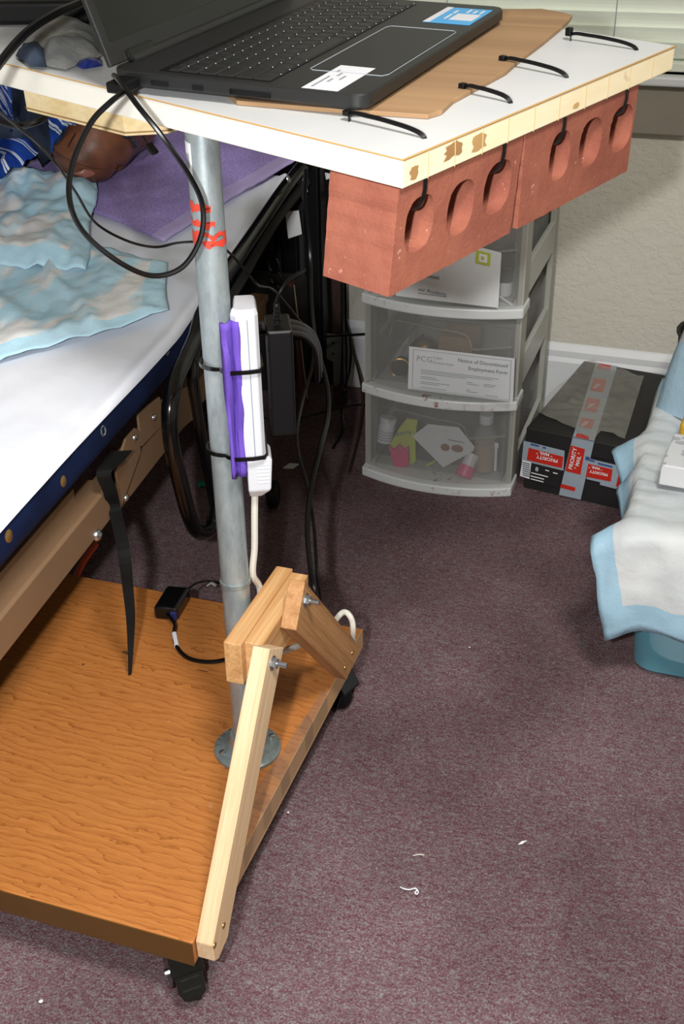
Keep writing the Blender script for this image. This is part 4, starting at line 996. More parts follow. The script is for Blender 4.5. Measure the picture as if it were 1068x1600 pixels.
cable('thin_cable', [at_d(-20, 160, 1.3), at_d(20, 192, 1.32), at_d(60, 225, 1.34), at_d(92, 262, 1.35), at_d(118, 300, 1.37), at_d(148, 347, 1.40), at_d(195, 375, 1.42), at_d(240, 386, 1.43), at_d(275, 380, 1.42), at_d(300, 378, 1.40), at_d(328, 378, 1.40), at_d(355, 392, 1.42), at_d(385, 425, 1.48), at_d(403, 446, 1.52), at_d(425, 452, 1.60), at_d(450, 478, 1.7), at_d(470, 503, 1.8), at_d(494, 524, 1.95)], .0017, 'black_gloss', 'thin black cable running over the bed and behind the pole')
cable('folded_cable', [at_d(-25, 178, 1.4), at_d(0, 190, 1.4), at_d(28, 197, 1.4), at_d(58, 190, 1.4), at_d(76, 178, 1.41), at_d(88, 160, 1.42)], .0042, 'black_cable', 'thick black cable curving under the left end of the table')
uc_ = thing('usb_cable', at_d(235, 228, 1.3), 'short black lead with a small plug dangling under the table near the pole', 'cable')
obj('lead', MB().tube(crv([at_d(215, 190, 1.32), at_d(224, 214, 1.31), at_d(232, 226, 1.3)], 6), .0013, 6), 'black_cable', uc_, smooth=True)
a_, b_ = at_d(231, 225, 1.3), at_d(243, 240, 1.3); obj('usb_plug', MB().sweep([a_, a_.lerp(b_, .5), b_], [(-.005, -.002), (.005, -.002), (.005, .002), (-.005, .002)]), 'black_pl', uc_, bevel=.0005)

# ================================================================== TIED TO THE POLE
def pf(r, f, z_): return pole_pt(z_) + RV * r + FV * f
zt, zb_ = pz(474), pz(700)
ps = thing('power_strip', pf(.032, .012, zb_), 'white power strip standing upright, tied to the steel pole', 'power strip')
m = MB()
prof = [(.0205, -.026), (.0415, -.026), (.0450, -.022), (.0450, .022), (.0410, .029), (.0215, .029), (.0150, .021), (.0180, .014)]
def pring(z_, k=1.0, dx=0): return [pf(.031 + (a - .031) * k + dx, b * k, z_) for a, b in prof]
obj('strip_body', loft([pring(zb_ - .004, .9), pring(zb_, 1), pring(zt - .006, 1), pring(zt, .86)]), 'white_pl', ps, smooth=False, bevel=.0015)
obj('seam', MB().tube([pf(.033, .0292, zb_), pf(.033, .0292, zt - .01)], .0005, 5), 'ink_soft', ps)
zc0, zc1 = pz(768), pz(697)
pg = loft([[pf(.030 + a * .7, b * .7 + .004, zc0) for a, b in ((-.008, -.014), (.012, -.014), (.012, .018), (-.008, .018))], [pf(.033 + a, b + .006, zc0 + .012) for a, b in ((-.010, -.016), (.016, -.016), (.016, .020), (-.010, .020))], [pf(.034 + a, b + .006, zc1 - .008) for a, b in ((-.011, -.016), (.018, -.016), (.018, .020), (-.011, .020))], [pf(.032 + a, b + .006, zc1 + .004) for a, b in ((-.010, -.014), (.009, -.014), (.009, .018), (-.010, .018))]])
pgo = obj('corner_plug', pg, 'white_pl', ps, bevel=.002)
m = MB()
for k in range(6): zz = zc0 + .022 + k * .0045; m.fbox(pf(.034, .0262, zz), RV * .014, FV * .0006, UZ * .0012)
obj('grip_ribs', m, 'paper', pgo)
cable('supply_cord', [pf(.031, .004, zc0 + .004), pf(.0285, .004, zc0 - .03), pf(.026, .0, .42), pf(.022, -.004, .38), pf(.03, -.02, .34), at_d(400, 1030, 1.46), at_d(440, 1018, 1.47), at_d(472, 1006, 1.52), at_d(510, 985, 1.6), at_d(535, 957, 1.64), at_d(549, 968, 1.64), at_d(551, 995, 1.66), at_z(548, 1040, .06)], .0042, 'offwhite_cable', parent=ps)
# purple cloth
def purple(u, v):
    zz = pz(490) * (1 - v) + pz(728) * v; r = .006 + u * .021 - .001 * v; f = .0225 + .0062 * sin(u * 10.5 + v * 1.6) + .003 * fbm(u * 3, v * 6, 2); return pf(r, f + (.004 if u < .5 else 0), zz)
pc = obj('folded_cloth', MB().grid(purple, 12, 24), 'purple_felt', None, smooth=True, solid=.003); tag(pc, 'folded purple felt strip wedged between the pole and the power strip', 'cloth')
for i_, (py, lab) in enumerate(((565, 'upper black cable tie around the steel pole and the power strip'), (698, 'lower black cable tie around the steel pole and the power strip'))):
    zz = pz(py); pts = []
    for k in range(14): a = pi / 2 + pi * k / 13; pts.append(pf(.021 * cos(a), .0215 * sin(a), zz))
    pts += [pf(.012, -.029, zz), pf(.030, -.031, zz), pf(.042, -.029, zz), pf(.0435, -.022, zz), pf(.0435, .0), pf(.0435, .024, zz)] if False else [pf(.012, -.0285, zz), pf(.030, -.0300, zz), pf(.044, -.0285, zz), pf(.0470, -.022, zz), pf(.0470, .0, zz), pf(.0470, .024, zz), pf(.043, .0325, zz), pf(.030, .0345, zz), pf(.012, .0325, zz - .001), pf(.002, .0265, zz)]
    o = obj('cable_tie', MB().sweep(pts, [(-.0009, -.0023), (.0009, -.0023), (.0009, .0023), (-.0009, .0023)], closed=True, up=UZ), 'black_gloss', None, smooth=True); tag(o, lab, 'cable tie')
# black power adapter behind the strip
AX = V((.90, .42, 0)).normalized(); AY = V((-.42, .90, 0)).normalized()
def adp(px, py): return at_pl(px, py, V((-.44, 1.13, .6)), AY)
aTL, aTR, aBR = adp(417, 523), adp(457, 516), adp(457, 681); hgt = (aTR - aBR).length; wdt = (aTR - aTL).length
base_ = adp(416, 688); ad = thing('power_adapter', base_, 'large black power adapter hanging behind the white power strip', 'power adapter')
bz = aBR.z; O_ = V((aTL.x, aTL.y, bz))
obj('adapter_body', MB().fbox(O_ + AY * .0, AX * wdt, AY * .055, UZ * (aTR.z - bz)), 'black_pl', ad, bevel=.003)
c_ = O_ + AX * wdt * .45 + AY * .02 + UZ * (aTR.z - bz)
m = MB()
for k in range(5): m.lathe(c_ + UZ * (.003 + k * .0045), UZ, [(.0045 - k * .0003, 0), (.0045 - k * .0003, .0028), (.003, .0032), (.003, .0045)], 10)
obj('strain_relief', m, 'black_pl', ad, smooth=True)
obj('adapter_lead', MB().tube(crv([c_ + UZ * .004, c_ + UZ * .025, c_ + UZ * .04 + AX * .006, c_ + UZ * .05 + AX * .018 + AY * .01, c_ + UZ * .052 + AX * .035 + AY * .03], 6), .0018, 7), 'black_cable', ad, smooth=True)
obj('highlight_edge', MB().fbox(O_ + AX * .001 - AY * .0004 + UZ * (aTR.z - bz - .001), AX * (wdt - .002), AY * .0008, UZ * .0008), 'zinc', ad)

# ================================================================== BED
S0_ = .63
bed = thing('hospital_bed', bw(1.3, 1.1, 0), 'hospital bed with navy mattress, taupe rail and black side rail', 'bed')
def bprism(name, prof, t0, t1, mat, par=bed, **k): return obj(name, MB().prism([bw(t0, s, z_) for s, z_ in prof], BT * (t1 - t0)), mat, par, **k)
TE = 2.27; T0 = .15
# mattress, following the raised head end
rings = []
for i in range(13):
    t = T0 + (TE - T0) * i / 12; dz = bed_h(t) - .50
    rings.append([bw(t, s, z_ + dz) for s, z_ in ((S0_ + .022, .436), (S0_ + .006, .440), (S0_ - .004, .460), (S0_ - .002, .488), (S0_ + .03, .497), (1.56, .497), (1.585, .47), (1.585, .44))])
matt = obj('mattress', loft(rings), 'navy', bed, smooth=True)
def bpx(px, py, s):   # pixel -> point on a plane s = const beside the bed
    return at_pl(px, py, BS * s, BS)
for k, q in enumerate(((258, 547), (158, 673), (95, 751), (10, 837))):
    p = bpx(*q, S0_ + .004 - (.004)); p = p - BS * .0015
    g = obj('vent_eyelet', MB().lathe(p, -BS + UZ * .15, ([(.0088, .0), (.0080, .0018), (.0050, .0030), (0, .0034)] if k > 1 else [(.0045, .0), (.0082, .0), (.0082, .0015), (.0065, .0025), (.0045, .0015)]), 18), 'brass' if k > 1 else 'zinc', matt, smooth=True)
    if k < 2: obj('eyelet_hole', MB().lathe(p, -BS + UZ * .15, [(0, .0006), (.0048, .0006)], 14), 'black_matte', matt)
bprism('deck', [(.715, .395), (.715, .434), (1.57, .434), (1.57, .395)], T0, TE, 'wood_dark', angle=0)
# side rail channel
bprism('side_channel', [(.660, .302), (.660, .350), (.664, .354), (.705, .354), (.705, .350), (.668, .348), (.666, .302)], T0, 1.36, 'taupe', bevel=.001)
bprism('channel_flange', [(.690, .354), (.690, .372), (.694, .372), (.694, .354)], T0, 1.30, 'taupe')
bprism('side_channel', [(.664, .292), (.664, .342), (.700, .342), (.700, .339), (.667, .339), (.667, .292)], 1.36, 2.2, 'taupe', bevel=.001)
def plate(px4, s, mat, name, th=.004): return obj(name, MB().prism([bpx(x, y, s) for x, y in px4], BS * th), mat, bed, bevel=.0008)
plate([(181, 736), (197, 686), (212, 669), (219, 675), (220, 707), (188, 798)], .656, 'taupe', 'hinge_plate')
plate([(216, 647), (250, 620), (256, 662), (223, 697), (221, 697)], .658, 'taupe', 'corner_plate')
plate([(252, 625), (300, 600), (308, 650), (262, 690)], .662, 'taupe', 'corner_plate')
for q, s in (((210, 684), .655), ((240, 652), .657), ((197, 778), .655)):
    p = bpx(*q, s); obj('bolt_head', MB().lathe(p, -BS, [(.0055, 0), (.005, .002), (.003, .0035), (0, .004)], 14), 'zinc', bed, smooth=True)
p = bpx(151, 836, .660); obj('carriage_bolt', MB().lathe(p, -BS, [(.009, 0), (.009, .002), (.006, .006), (0, .008)], 20), 'zinc', bed, smooth=True)
plate([(64, 850), (83, 822), (80, 850)], .690, 'black_matte', 'wedge', .006)
# far rail and legs (outside the view, kept so the bed stands)
bprism('side_channel', [(1.52, .30), (1.56, .30), (1.56, .354), (1.52, .354)], T0, 2.2, 'taupe')
for t, s in ((.25, .74), (.25, 1.48), (2.16, .74), (2.16, 1.48)):
    l_ = obj('leg', MB().cyl(bw(t, s, .04), bw(t, s, .365), .02, seg=16), 'taupe', bed, smooth=True); obj('wheel', MB().lathe(bw(t, s, .03) - BS * .012, BS, [(0, 0), (.03, 0), (.03, .024), (0, .024)], 20), 'black_pl', l_)
# black assist rail tube: along the bed edge, bent down, U turn and back up
rs = .598
tube_px = [(470, 262, .600), (440, 300, .600), (398, 362, .600), (350, 432, .600), (318, 487, .600), (306, 525, .598), (290, 560, .597), (274, 595, .597), (266, 630, .597), (265, 665, .597), (270, 705, .597), (283, 760, .597), (296, 808, .597), (306, 828, .598), (318, 833, .600), (331, 822, .603), (338, 795, .603)]
pts = [bpx(x, y, s) for x, y, s in tube_px]
obj('assist_rail', MB().tube(crv(pts, 6), .0125, 14), 'black_gloss', bed, smooth=True)
pts = [bpx(x, y, .615) for x, y in ((336, 800), (328, 750), (318, 700), (308, 640), (301, 590), (306, 540), (325, 500))]
obj('assist_rail_inner', MB().tube(crv(pts, 6), .0095, 12), 'black_gloss', bed, smooth=True)
pts = [bpx(x, y, .620) for x, y in ((478, 285), (430, 345), (380, 430), (338, 500))]
obj('rail_channel', MB().tube(crv(pts, 4), .010, 8), 'black_matte', bed, smooth=True)
p = bpx(450, 280, .586); obj('rail_rivet', MB().lathe(p, -BS + UZ * .4, [(.008, 0), (.007, .002), (0, .003)], 16), 'zinc', bed, smooth=True)
# head board with slats
HY = 2.335; hx1 = -.795; hx0 = -1.72
hb = obj('headboard', MB().box((hx0, HY + .012, .05), (hx1, HY + .03, .95)), 'black_matte', bed)
X = hx0 + .01; sl = None
while X < hx1 - .03:
    wv = .034
    if sl is None: x_first = X; sl = obj('headboard_slat', MB().box((X, HY - .008, .06), (X + wv, HY + .012, .94)), 'black_pl', bed, bevel=.002)
    else: c = sl.copy(); COL.objects.link(c); c.parent = bed; c.location = (X - x_first, 0, 0)
    X += .052
obj('headboard_post', MB().box((hx1 - .022, HY - .012, .0), (hx1, HY + .035, .98)), 'wood_dark', bed, bevel=.003)
obj('headboard_post', MB().box((hx0, HY - .012, .0), (hx0 + .022, HY + .035, .98)), 'wood_dark', bed, bevel=.003)
obj('top_rail', MB().box((hx0 + .022, HY - .012, .94), (hx1 - .022, HY + .035, .98)), 'wood_dark', bed, bevel=.003)
def hpl(px4, Y, mat, name, par=bed, th=.003): return obj(name, MB().prism([at_y(x, y, Y) for x, y in px4], (0, th, 0)), mat, par, bevel=.0004)
mbk = hpl([(510, 521), (533, 524), (530, 600), (521, 604), (520, 566), (510, 560)], HY - .02, flat('aged_zinc_bracket', '#565a54', .5, .15, var=.4), 'mounting_bracket')
for q in ((520, 536), (520, 553)): c = at_y(*q, HY - .022); obj('bracket_hole', MB().lathe(c, (0, -1, 0), [(0, 0), (.0035, 0)], 12), 'black_matte', bed)
hpl([(445, 331), (466, 329), (471, 366), (450, 373)], HY - .06, 'paper', 'warning_tag'); hpl([(468, 290), (476, 271), (480, 300), (472, 311)], HY - .06, 'paper', 'warning_tag'); hpl([(507, 270), (516, 272), (515, 279), (509, 281)], HY - .06, 'paper', 'warning_tag')
# crossbar mechanism, dark rod of reddish wood
obj('lift_rod', MB().tube([at_y(452, 440, 2.22), at_y(474, 630, 2.22)], .0115, 12), flat('oxide_brown_enamel', '#4d2f28', .35, .2), bed, smooth=True)
obj('rod_edge', MB().tube([at_y(459, 445, 2.206), at_y(480, 622, 2.206)], .0014, 6), flat('pale_rod_edge', '#9a8a74', .4, .3), bed, smooth=True)  # thin paler line along the rod
m = MB()
for k in range(4): c = at_y(428 + (k % 2) * 3, 415 + k * 19, 2.2); m.tube([c + V((.012 * cos(a), 0, .015 * sin(a))) for a in [2 * pi * j / 14 for j in range(14)]], .003, 6, closed=True)
obj('hanging_chain', m, 'black_gloss', bed, smooth=True)
obj('motor_housing', MB().box((-1.05, 2.10, .13), (-.86, 2.30, .33)), 'black_matte', bed, bevel=.01)
# sheet
def sheet(u, v):
    t = T0 + .01 + (TE - T0 - .03) * v; X = u * 1.06; h = bed_h(t)
    if X < .06:   # tucked drop on the near side
        k = X / .06; a = k * pi / 2
        z_ = .490 + .010 * sin(a) + (h - .5) + .007 * min(1, max(0, (t - 1.1) / .4)); s = S0_ - .0065 + .0105 * (1 - cos(a)) ; s -= .001 * (1 - k)
        z_ += .008 * fbm(t * 2.3, 0, 6) * (1 - k)
    else:
        s = S0_ + .004 + (X - .06) * .96; f_ = min(1, (X - .06) * 6)
        z_ = h + .001 + f_ * (.006 + .006 * fbm(s * 5, t * 4, 2) + .0035 * fbm(s * 26 + t * 9, t * 5, 9)) 
    return bw(t, s, z_)
sh = obj('fitted_sheet', MB().grid(sheet, 90, 120), 'sheet', None, smooth=True, angle=0); tag(sh, 'white fitted sheet stretched over the navy mattress', 'bed sheet')
# quilted pads on the bed
def quad_cloth(name, px4, mat, label, cat, lift, amp, seed, nu=48, nv=48, solid=.0012, ridge=.8):
    C = [bed_at(x, y, .012) for x, y in px4]   # order: u0v0,u1v0,u1v1,u0v1
    def f(u, v):
        p = (C[0] * (1 - u) + C[1] * u) * (1 - v) + (C[3] * (1 - u) + C[2] * u) * v
        tt = p.dot(BT); z_ = bed_h(tt) + lift + amp * (.5 + .9 * abs(fbm(p.x * 7, p.y * 7, seed))) * min(1, 8 * min(u, v, 1 - u, 1 - v) + .15)
        q_ = p.x * .75 + p.y * .66 + .05 * fbm(p.x * 3, p.y * 3, seed); z_ += amp * .9 * max(0, 1 - abs(((q_ * 9 + .8 * fbm(p.x * 4 - p.y * 4, 2, seed)) % 1) - .5) * 5) * (.3 + .7 * abs(fbm(p.x * 3, p.y * 3, seed + 1)) * 2) * min(1, 8 * min(u, v, 1 - u, 1 - v)) * ridge
        z_ += amp * .55 * abs(fbm(p.x * 20 + p.y * 14, p.y * 6 - p.x * 8, seed + 4)) + amp * .2 * fbm(p.x * 45, p.y * 45, seed)
        return V((p.x + .012 * fbm(p.x * 6, p.y * 6, seed + 9), p.y + .012 * fbm(p.x * 6, p.y * 6, seed + 12), z_))
    o = obj(name, MB().grid(f, nu, nv), mat, None, smooth=True, angle=0, solid=solid); tag(o, label, cat); return o
quad_cloth('absorbent_pad', [(-330, 560), (-60, 300), (240, 400), (150, 590)] if False else [(-260, 640), (30, 360), (262, 418), (265, 488)], 'pad_bed', 'pale blue absorbent pad lying flat on the bed sheet, in front', 'absorbent pad', .016, .014, 2)
quad_cloth('absorbent_pad', [(-220, 420), (10, 272), (150, 298), (140, 440)], 'pad_bed', 'crumpled pale blue absorbent pad lying behind the flat one on the bed', 'absorbent pad', .026, .026, 14)
quad_cloth('towel', [(5, 276), (258, 379), (470, 245), (235, 150)], 'towel', 'purple terry towel spread on the bed under the leg', 'towel', .012, .006, 21, solid=.003, ridge=.1)

# ================================================================== PERSON (only the covered lap and the residual limb are in view)
kz = bed_h(2.0) + .028
tip = at_z(126, 258, kz + .045); mid_ = at_z(140, 222, kz + .085); back_ = at_z(181, 168, kz + .12); hip = back_ + V((-.25, -.03, .02))
per = thing('person', (hip.x, hip.y, kz - .02), 'person in blue patterned clothing on the bed, bare leg stump on the purple towel', 'person')
def limb(path, radii, flatk=.86, seg=24, rough=.0):
    P = crv(path, 6); n_ = len(P); R_ = []
    rr_ = [V((r, 0, 0)) for r in radii]; RR = [max(.002, q.x) for q in crv(rr_, 6)]
    m = MB(); prof = [(cos(2 * pi * j / seg), flatk * sin(2 * pi * j / seg)) for j in range(seg)]
    m.sweep(P, prof, scales=RR, up=UZ); return m
d = (tip - mid_).normalized()
body = limb([tip + d * .030, tip + d * .022, tip + d * .004, tip - d * .025, mid_, mid_.lerp(back_, .5), back_, hip + V((.05, -.02, .0)), hip, hip + V((-.12, .02, .10)), hip + V((-.14, .03, .26)), hip + V((-.14, .03, .40))],
            [.008, .035, .060, .073, .082, .086, .090, .105, .13, .15, .15, .14], .90, 28)
bo = obj('body', body, 'skin', per, smooth=True, angle=0, subsurf=1)
# scar with a creased centre on the limb end
cpx = at_z(131, 262, kz + .03)
toc = (CAMP - tip).normalized()
def scar_pt(px, py, push=.0):
    r = ray(px, py).normalized(); best = None
    # march to the limb surface (sphere-ish end approximated by capsule tip..mid_)
    s_ = .8
    while s_ < 3:
        q = CAMP + r * s_; ab = mid_ - tip; k = max(0, min(1, (q - tip).dot(ab) / ab.length_squared)); c_ = tip + ab * k; rad = (.060 * (1 - k) + .080 * k)
        dv = q - c_; dv.z /= .9
        if dv.length < rad: return q - r * (.004 + push)
        s_ += .002
    return CAMP + r * 2.2
m = MB(); cc = [scar_pt(131 + 14 * cos(a) + 4 * cos(3 * a), 271 + 6 * sin(a) + 1.5 * sin(2 * a)) for a in [2 * pi * k / 16 for k in range(16)]]; m.add([scar_pt(131, 271, .002)] + cc, [(0, 1 + k, 1 + (k + 1) % 16) for k in range(16)])
obj('scar', m, 'scar', bo, smooth=True)
obj('scar_crease', MB().tube(crv([scar_pt(118, 208), scar_pt(110, 222), scar_pt(106, 236), scar_pt(112, 250), scar_pt(118, 262)], 5), .0014, 6), flat('skin_crease', '#2c170f', .5), bo, smooth=True)
# slate cloth bunched round the limb, and the blue wave-pattern cloth over the lap
def drape_px(name, px4, zfun, mat, par, seed, amp, nu=36, nv=36, solid=.003):
    C = [at_z(x, y, z_) for (x, y, z_) in px4]
    def f(u, v):
        p = (C[0] * (1 - u) + C[1] * u) * (1 - v) + (C[3] * (1 - u) + C[2] * u) * v
        b = zfun * sin(pi * min(1, max(0, u))) ** .7 * sin(pi * min(1, max(0, v * .5 + .25))) ; w_ = amp * sin((u * 5 + .8 * fbm(u * 3, v * 3, seed)) * 2 * pi) * (.4 + .6 * v)
        return p + UZ * (b + w_ * .5 + amp * fbm(u * 7, v * 7, seed)) + V((amp, -amp, 0)) * fbm(u * 5, v * 4, seed + 3)
    return obj(name, MB().grid(f, nu, nv), mat, par, smooth=True, angle=0, solid=solid)
k0 = kz
drape_px('shorts_leg', [(10, 250, k0 + .03), (66, 262, k0 + .02), (130, 160, k0 + .21), (20, 90, k0 + .24)], .05, 'slate_cloth', per, 3, .007)
obj('trousers', limb([back_ + V((-.13, -.01, .01)), hip + V((.05, -.02, .0)), hip, hip + V((-.12, .02, .10)), hip + V((-.14, .03, .27))], [.108, .122, .146, .165, .163], .92, 28), 'slate_cloth', per, smooth=True, angle=0)
drape_px('shirt_hem', [(80, 240, k0 + .09), (118, 196, k0 + .155), (150, 150, k0 + .24), (70, 130, k0 + .22)], .02, 'blue_wave', per, 9, .006)
o = drape_px('blanket', [(-120, 330, k0 + .01), (-30, 306, k0 - .005), (66, 232, k0 + .02), (40, 120, k0 + .16)], .03, 'blue_wave', None, 6, .016, solid=.004) if False else None
blk = quad_cloth('blanket', [(-220, 440), (-6, 338), (66, 286), (20, 200)], 'blue_wave', 'blue blanket with white wave lines bunched beside the leg stump', 'blanket', .066, .03, 33, ridge=.3)
drape_px('shorts', [(-60, 222, k0 + .07), (18, 222, k0 + .05), (16, 130, k0 + .27), (-60, 100, k0 + .28)], .06, 'blue_wave', per, 12, .012)
drape_px('trouser_fold', [(182, 232, k0 + .05), (196, 242, k0 + .05), (212, 226, k0 + .08), (196, 205, k0 + .12)], .012, 'slate_cloth', per, 15, .006)

# ================================================================== STRAP, CABLES AND SMALL THINGS
def ribbon(name, pts, wid, mat, label, cat, side=V((1, 0.2, 0)), th=.0016, twist=0):
    P = crv(pts, 6); m = MB(); n_ = len(P); vs_ = []; W = crv([V((w_, 0, 0)) for w_ in wid], 6)
    for i, p in enumerate(P):
        a = twist * i / n_; sd = (side.normalized() * cos(a) + V((-.2, 1, 0)).normalized() * sin(a)); w_ = W[i].x / 2; nrm = sd.cross((P[min(i + 1, n_ - 1)] - P[max(i - 1, 0)]).normalized()).normalized()
        vs_ += [p - sd * w_ - nrm * th / 2, p + sd * w_ - nrm * th / 2, p + sd * w_ + nrm * th / 2, p - sd * w_ + nrm * th / 2]
    fs = []
    for i in range(n_ - 1):
        for j in range(4): fs.append((i * 4 + j, i * 4 + (j + 1) % 4, (i + 1) * 4 + (j + 1) % 4, (i + 1) * 4 + j))
    fs += [(3, 2, 1, 0), tuple((n_ - 1) * 4 + j for j in range(4))]
    m.add(vs_, fs); o = obj(name, m, mat, None, smooth=False); tag(o, label, cat); return o
tipb = at_z(203, 1054, ZB + .002)
def vstrap(px, py): # points on the vertical plane through the strap tip, roughly facing the seat
    return at_pl(px, py, tipb, V((.45, -.89, 0)))
ribbon('webbing_strap', [bpx(190, 705, .652), bpx(176, 722, .648), bpx(162, 740, .645)] + [bpx(172, 768, .648), bpx(180, 800, .652)] + [vstrap(193, 860), vstrap(200, 920), vstrap(204, 965), vstrap(204, 1010), tipb], [.03, .028, .020, .019, .0175, .016, .014, .012, .008, .004], 'webbing', 'black webbing strap hanging from the bed down to the oak board', 'strap', side=V((.9, .4, 0)), twist=.6)
# black charger lying on the board
q0, q1, q2 = at_z(241, 962, ZB), at_z(296, 972, ZB), at_z(262, 930, ZB)
cb0 = at_z(241, 968, ZB + .001); e1 = (at_z(290, 978, ZB) - at_z(241, 968, ZB)).normalized(); e1 = V((.80, .12, 0)).normalized(); e2 = V((-e1.y, e1.x, 0)); e2 = (e2 + e1 * .05).normalized()
ch = thing('charger', cb0 + e1 * .02 + e2 * .03, 'small black charger lying on the oak base board behind the pole', 'charger')
obj('charger_body', MB().fbox(cb0, e1 * .038, e2 * .062, UZ * .024), 'black_gloss', ch, bevel=.005, bseg=3)
obj('velcro_tie', MB().fbox(cb0 + e1 * .027 - e2 * .004 + UZ * .003, e1 * .010, e2 * .012, UZ * .016), flat('navy_velcro', '#1a2358', .5), ch, bevel=.002)
cpl = [cb0 + e1 * .022 - e2 * .0 + UZ * .012, at_z(273, 975, ZB + .012), at_z(272, 990, ZB + .006), at_z(276, 1010, ZB + .004), at_z(292, 1027, ZB + .004), at_z(320, 1034, ZB + .004), at_z(350, 1031, ZB + .01), at_z(380, 1018, ZB + .03), at_z(430, 1000, ZB + .05), at_z(452, 992, ZB + .05)]
cable('charger_lead', cpl, .0032, 'black_cable', parent=ch)
obj('white_wrap_label', MB().tube(crv([cpl[2] + UZ * .0002, (cpl[2] + cpl[3]) / 2 , cpl[3]], 5), .0038, 10), 'label_white', ch, smooth=True)
cable('output_lead', [cb0 + e1 * .03 + e2 * .06 + UZ * .015, at_z(305, 912, ZB + .02), at_z(325, 908, ZB + .02), at_z(345, 912, ZB + .02), at_z(372, 925, ZB + .03)], .0018, 'black_cable', parent=ch)
obj('foil_twist', MB().tube(crv([at_z(323, 915, ZB + .02), at_z(330, 911, ZB + .024), at_z(337, 915, ZB + .02)], 4), .003, 8), 'zinc', ch, smooth=True)
# long black cords hanging to the floor right of the pole
cable('hanging_cord', [at_d(478, 262, 1.9), at_d(476, 320, 1.95), at_d(484, 400, 2.0), at_d(486, 470, 1.98), at_d(492, 530, 1.92), at_d(510, 600, 1.86), at_d(512, 650, 1.82), at_d(500, 700, 1.75), at_d(488, 750, 1.72), at_d(480, 820, 1.70), at_d(484, 880, 1.68), at_d(492, 925, 1.66), at_d(500, 960, 1.68), at_z(508, 985, .125)], .0042, 'black_cable', 'thick black cord hanging from the bed head down behind the brace')
cable('hanging_cord', [at_d(490, 525, 1.9), at_d(488, 570, 1.88), at_d(474, 620, 1.85), at_d(464, 670, 1.8), at_d(466, 710, 1.78), at_d(480, 760, 1.76), at_d(490, 820, 1.74), at_d(494, 880, 1.72), at_d(498, 920, 1.70), at_z(505, 975, .125)], .0026, 'black_cable', 'thinner black cord crossing the thick one beside the pole')
for k, (a, b) in enumerate((((408, 508), (500, 560)), ((408, 513), (499, 568)), ((410, 519), (496, 575)))):
    cable('adapter_cord', [at_d(a[0] - 12, a[1] + 4, 1.30), at_d(a[0], a[1], 1.34), at_d(440, a[1] - 6 + k * 3, 1.42), at_d(470, a[1] + k * 1.5, 1.5), at_d(488, a[1] + 14 + k * 2, 1.6), at_d(498 - k * 2, a[1] + 38, 1.7), at_d(b[0], b[1] + 20, 1.8)], .0042, 'black_cable', ('uppermost', 'middle', 'lowest')[k] + ' of the black cords bundled above the power adapter')
cable('stretched_cord', [at_y(415, 530, 2.15), at_y(470, 529, 2.2), at_y(520, 525, 2.28), at_y(568, 522, 2.33), at_y(600, 521, 2.36)], .0028, 'black_gloss', 'upper thin black cord stretched from the bed head to behind the drawers')
cable('stretched_cord', [at_y(412, 652, 1.95), at_y(455, 655, 2.0), at_y(500, 645, 2.1), at_y(540, 635, 2.2), at_y(568, 632, 2.3), at_y(600, 630, 2.36)], .0026, 'black_gloss', 'lower thin black cord stretched from the bed head to behind the drawers')
cable('looped_cord', [at_y(540, 500, 2.40), at_y(548, 540, 2.36), at_y(546, 580, 2.30), at_y(538, 610, 2.22), at_z(533, 640, .01), at_z(536, 670, .006), at_z(520, 700, .006)], .0028, 'black_cable', 'black cord drooping beside the white baseboard left of the drawers')
cable('frayed_cable', [at_y(545, 520, 2.41), at_y(553, 555, 2.40), at_y(562, 590, 2.36), at_y(566, 625, 2.30), at_z(560, 680, .008), at_z(545, 740, .006)], .0032, 'wood_dark', 'frayed brown cord hanging at the left edge of the drawers')
# black foot and wheel of the bed behind the adapter
cw = at_z(418, 772, .03); o = obj('rubber_bumper', MB().lathe(cw - V((.0, 0, .0)), (1, .2, 0), [(0, 0), (.022, 0), (.028, .005), (.028, .018), (.022, .022), (0, .022)], 22), 'black_pl', None, smooth=True); tag(o, 'small black rubber wheel on the carpet behind the white plug', 'wheel')
t = obj('paper_scrap', MB().fbox(at_z(441, 732, .002), V((.022, .004, 0)), V((.006, .022, 0)), V((.002, 0, .003))), 'paper'); tag(t, 'torn scrap of white paper on the carpet beside the black wheel', 'paper scrap')
g = at_z(312, 756, .008); go = obj('green_cap', MB().cyl(g, g + V((.026, .006, 0)), .006, .005, seg=12).cyl(g + V((0, 0, -.002)), g + V((-.004, -.002, -.002)), .0078, .0078, seg=12), 'green', None, smooth=True); tag(go, 'small green plastic cap on the carpet inside the black rail', 'cap')
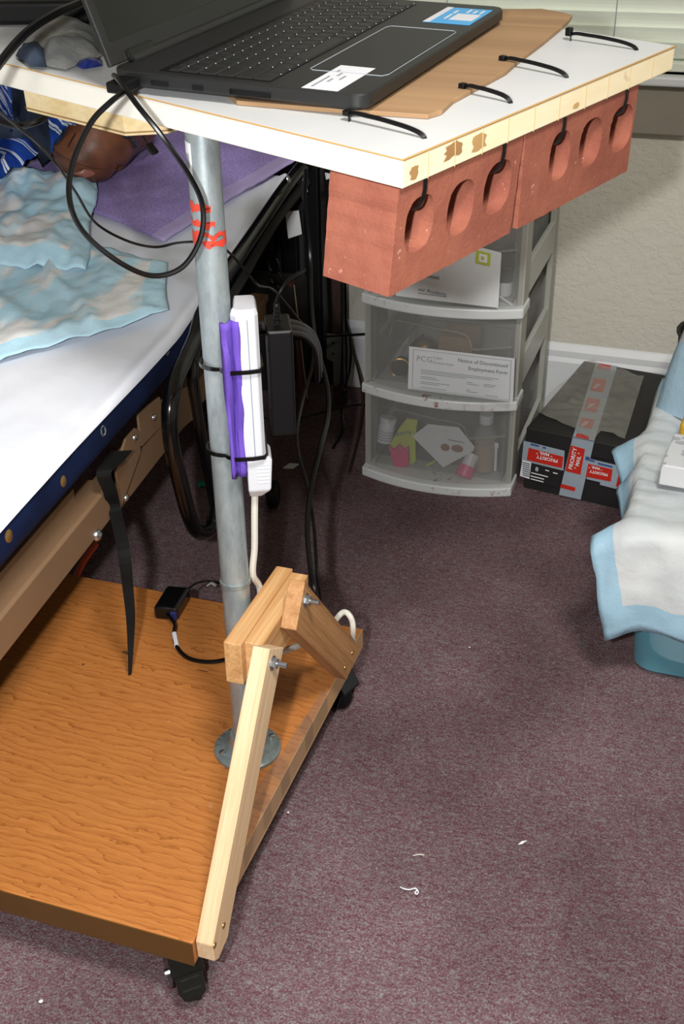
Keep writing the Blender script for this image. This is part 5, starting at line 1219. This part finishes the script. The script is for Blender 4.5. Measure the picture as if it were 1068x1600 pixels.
cable('orange_cord', [at_z(150, 850, .05), at_z(131, 877, .04), at_z(122, 895, .03), at_z(114, 912, .012), at_z(100, 900, .008)], .006, 'orange', 'orange cord just behind the oak board under the bed')
# lint and threads on the carpet
cable('white_thread', [at_z(625, 1386, .004), at_z(632, 1389, .006), at_z(640, 1390, .004), at_z(648, 1388, .006), at_z(653, 1393, .004), at_z(651, 1397, .004), at_z(648, 1395, .005), at_z(651, 1391, .006)], .0009, 'label_white', 'curled white thread on the carpet, nearest the camera', k=6, cat='thread')
cable('beige_thread', [at_z(645, 1337, .004), at_z(654, 1335, .005), at_z(662, 1336, .004)], .0007, 'offwhite_cable', 'short straight beige thread on the carpet above the curled white one', cat='thread')
f0 = [at_z(x, y, z_) for x, y, z_ in ((809, 1320, .004), (815, 1315, .007), (823, 1314, .004), (816, 1319, .006))]; o = obj('lint_flake', MB().prism(f0, (0, 0, .0012)), 'label_white'); tag(o, 'small white leaf-shaped flake on the open carpet', 'lint')
for (x, y, lab) in ((64, 1565, 'grey lint tuft on the carpet at the bottom left'), (733, 1012, 'tiny white lint speck on the carpet near the shoe box'), (450, 1270, 'tiny white lint speck on the carpet right of the oak board')):
    c_ = at_z(x, y, .004); o = obj('lint_speck', MB().lathe(c_, (0, 0, 1), [(0, 0), (.0028 if x == 64 else .0016, .001), (0, .0025)], 7), 'label_white'); tag(o, lab, 'lint')
# shavings / dark stain on the oak board, flat marks of the board itself
for (q, ru, rv, c) in (((200, 1020), .010, .004, '#5a3a1c'), ((130, 1038), .002, .0016, '#3a2412'), ((316, 1048), .010, .0012, '#6a3a18')):
    p = at_z(*q, ZB + .0004); m = MB(); m.add([p] + [p + V((ru * (1 + .4 * fbm(k, ru * 90, 2)) * cos(k * pi / 8), rv * (1 + .5 * fbm(k * 1.3, 4, rv * 50)) * sin(k * pi / 8), 0)) for k in range(16)], [(0, 1 + k, 1 + (k + 1) % 16) for k in range(16)])
    obj('board_stain', m, flat('stain', c, .6, var=.3), cart)
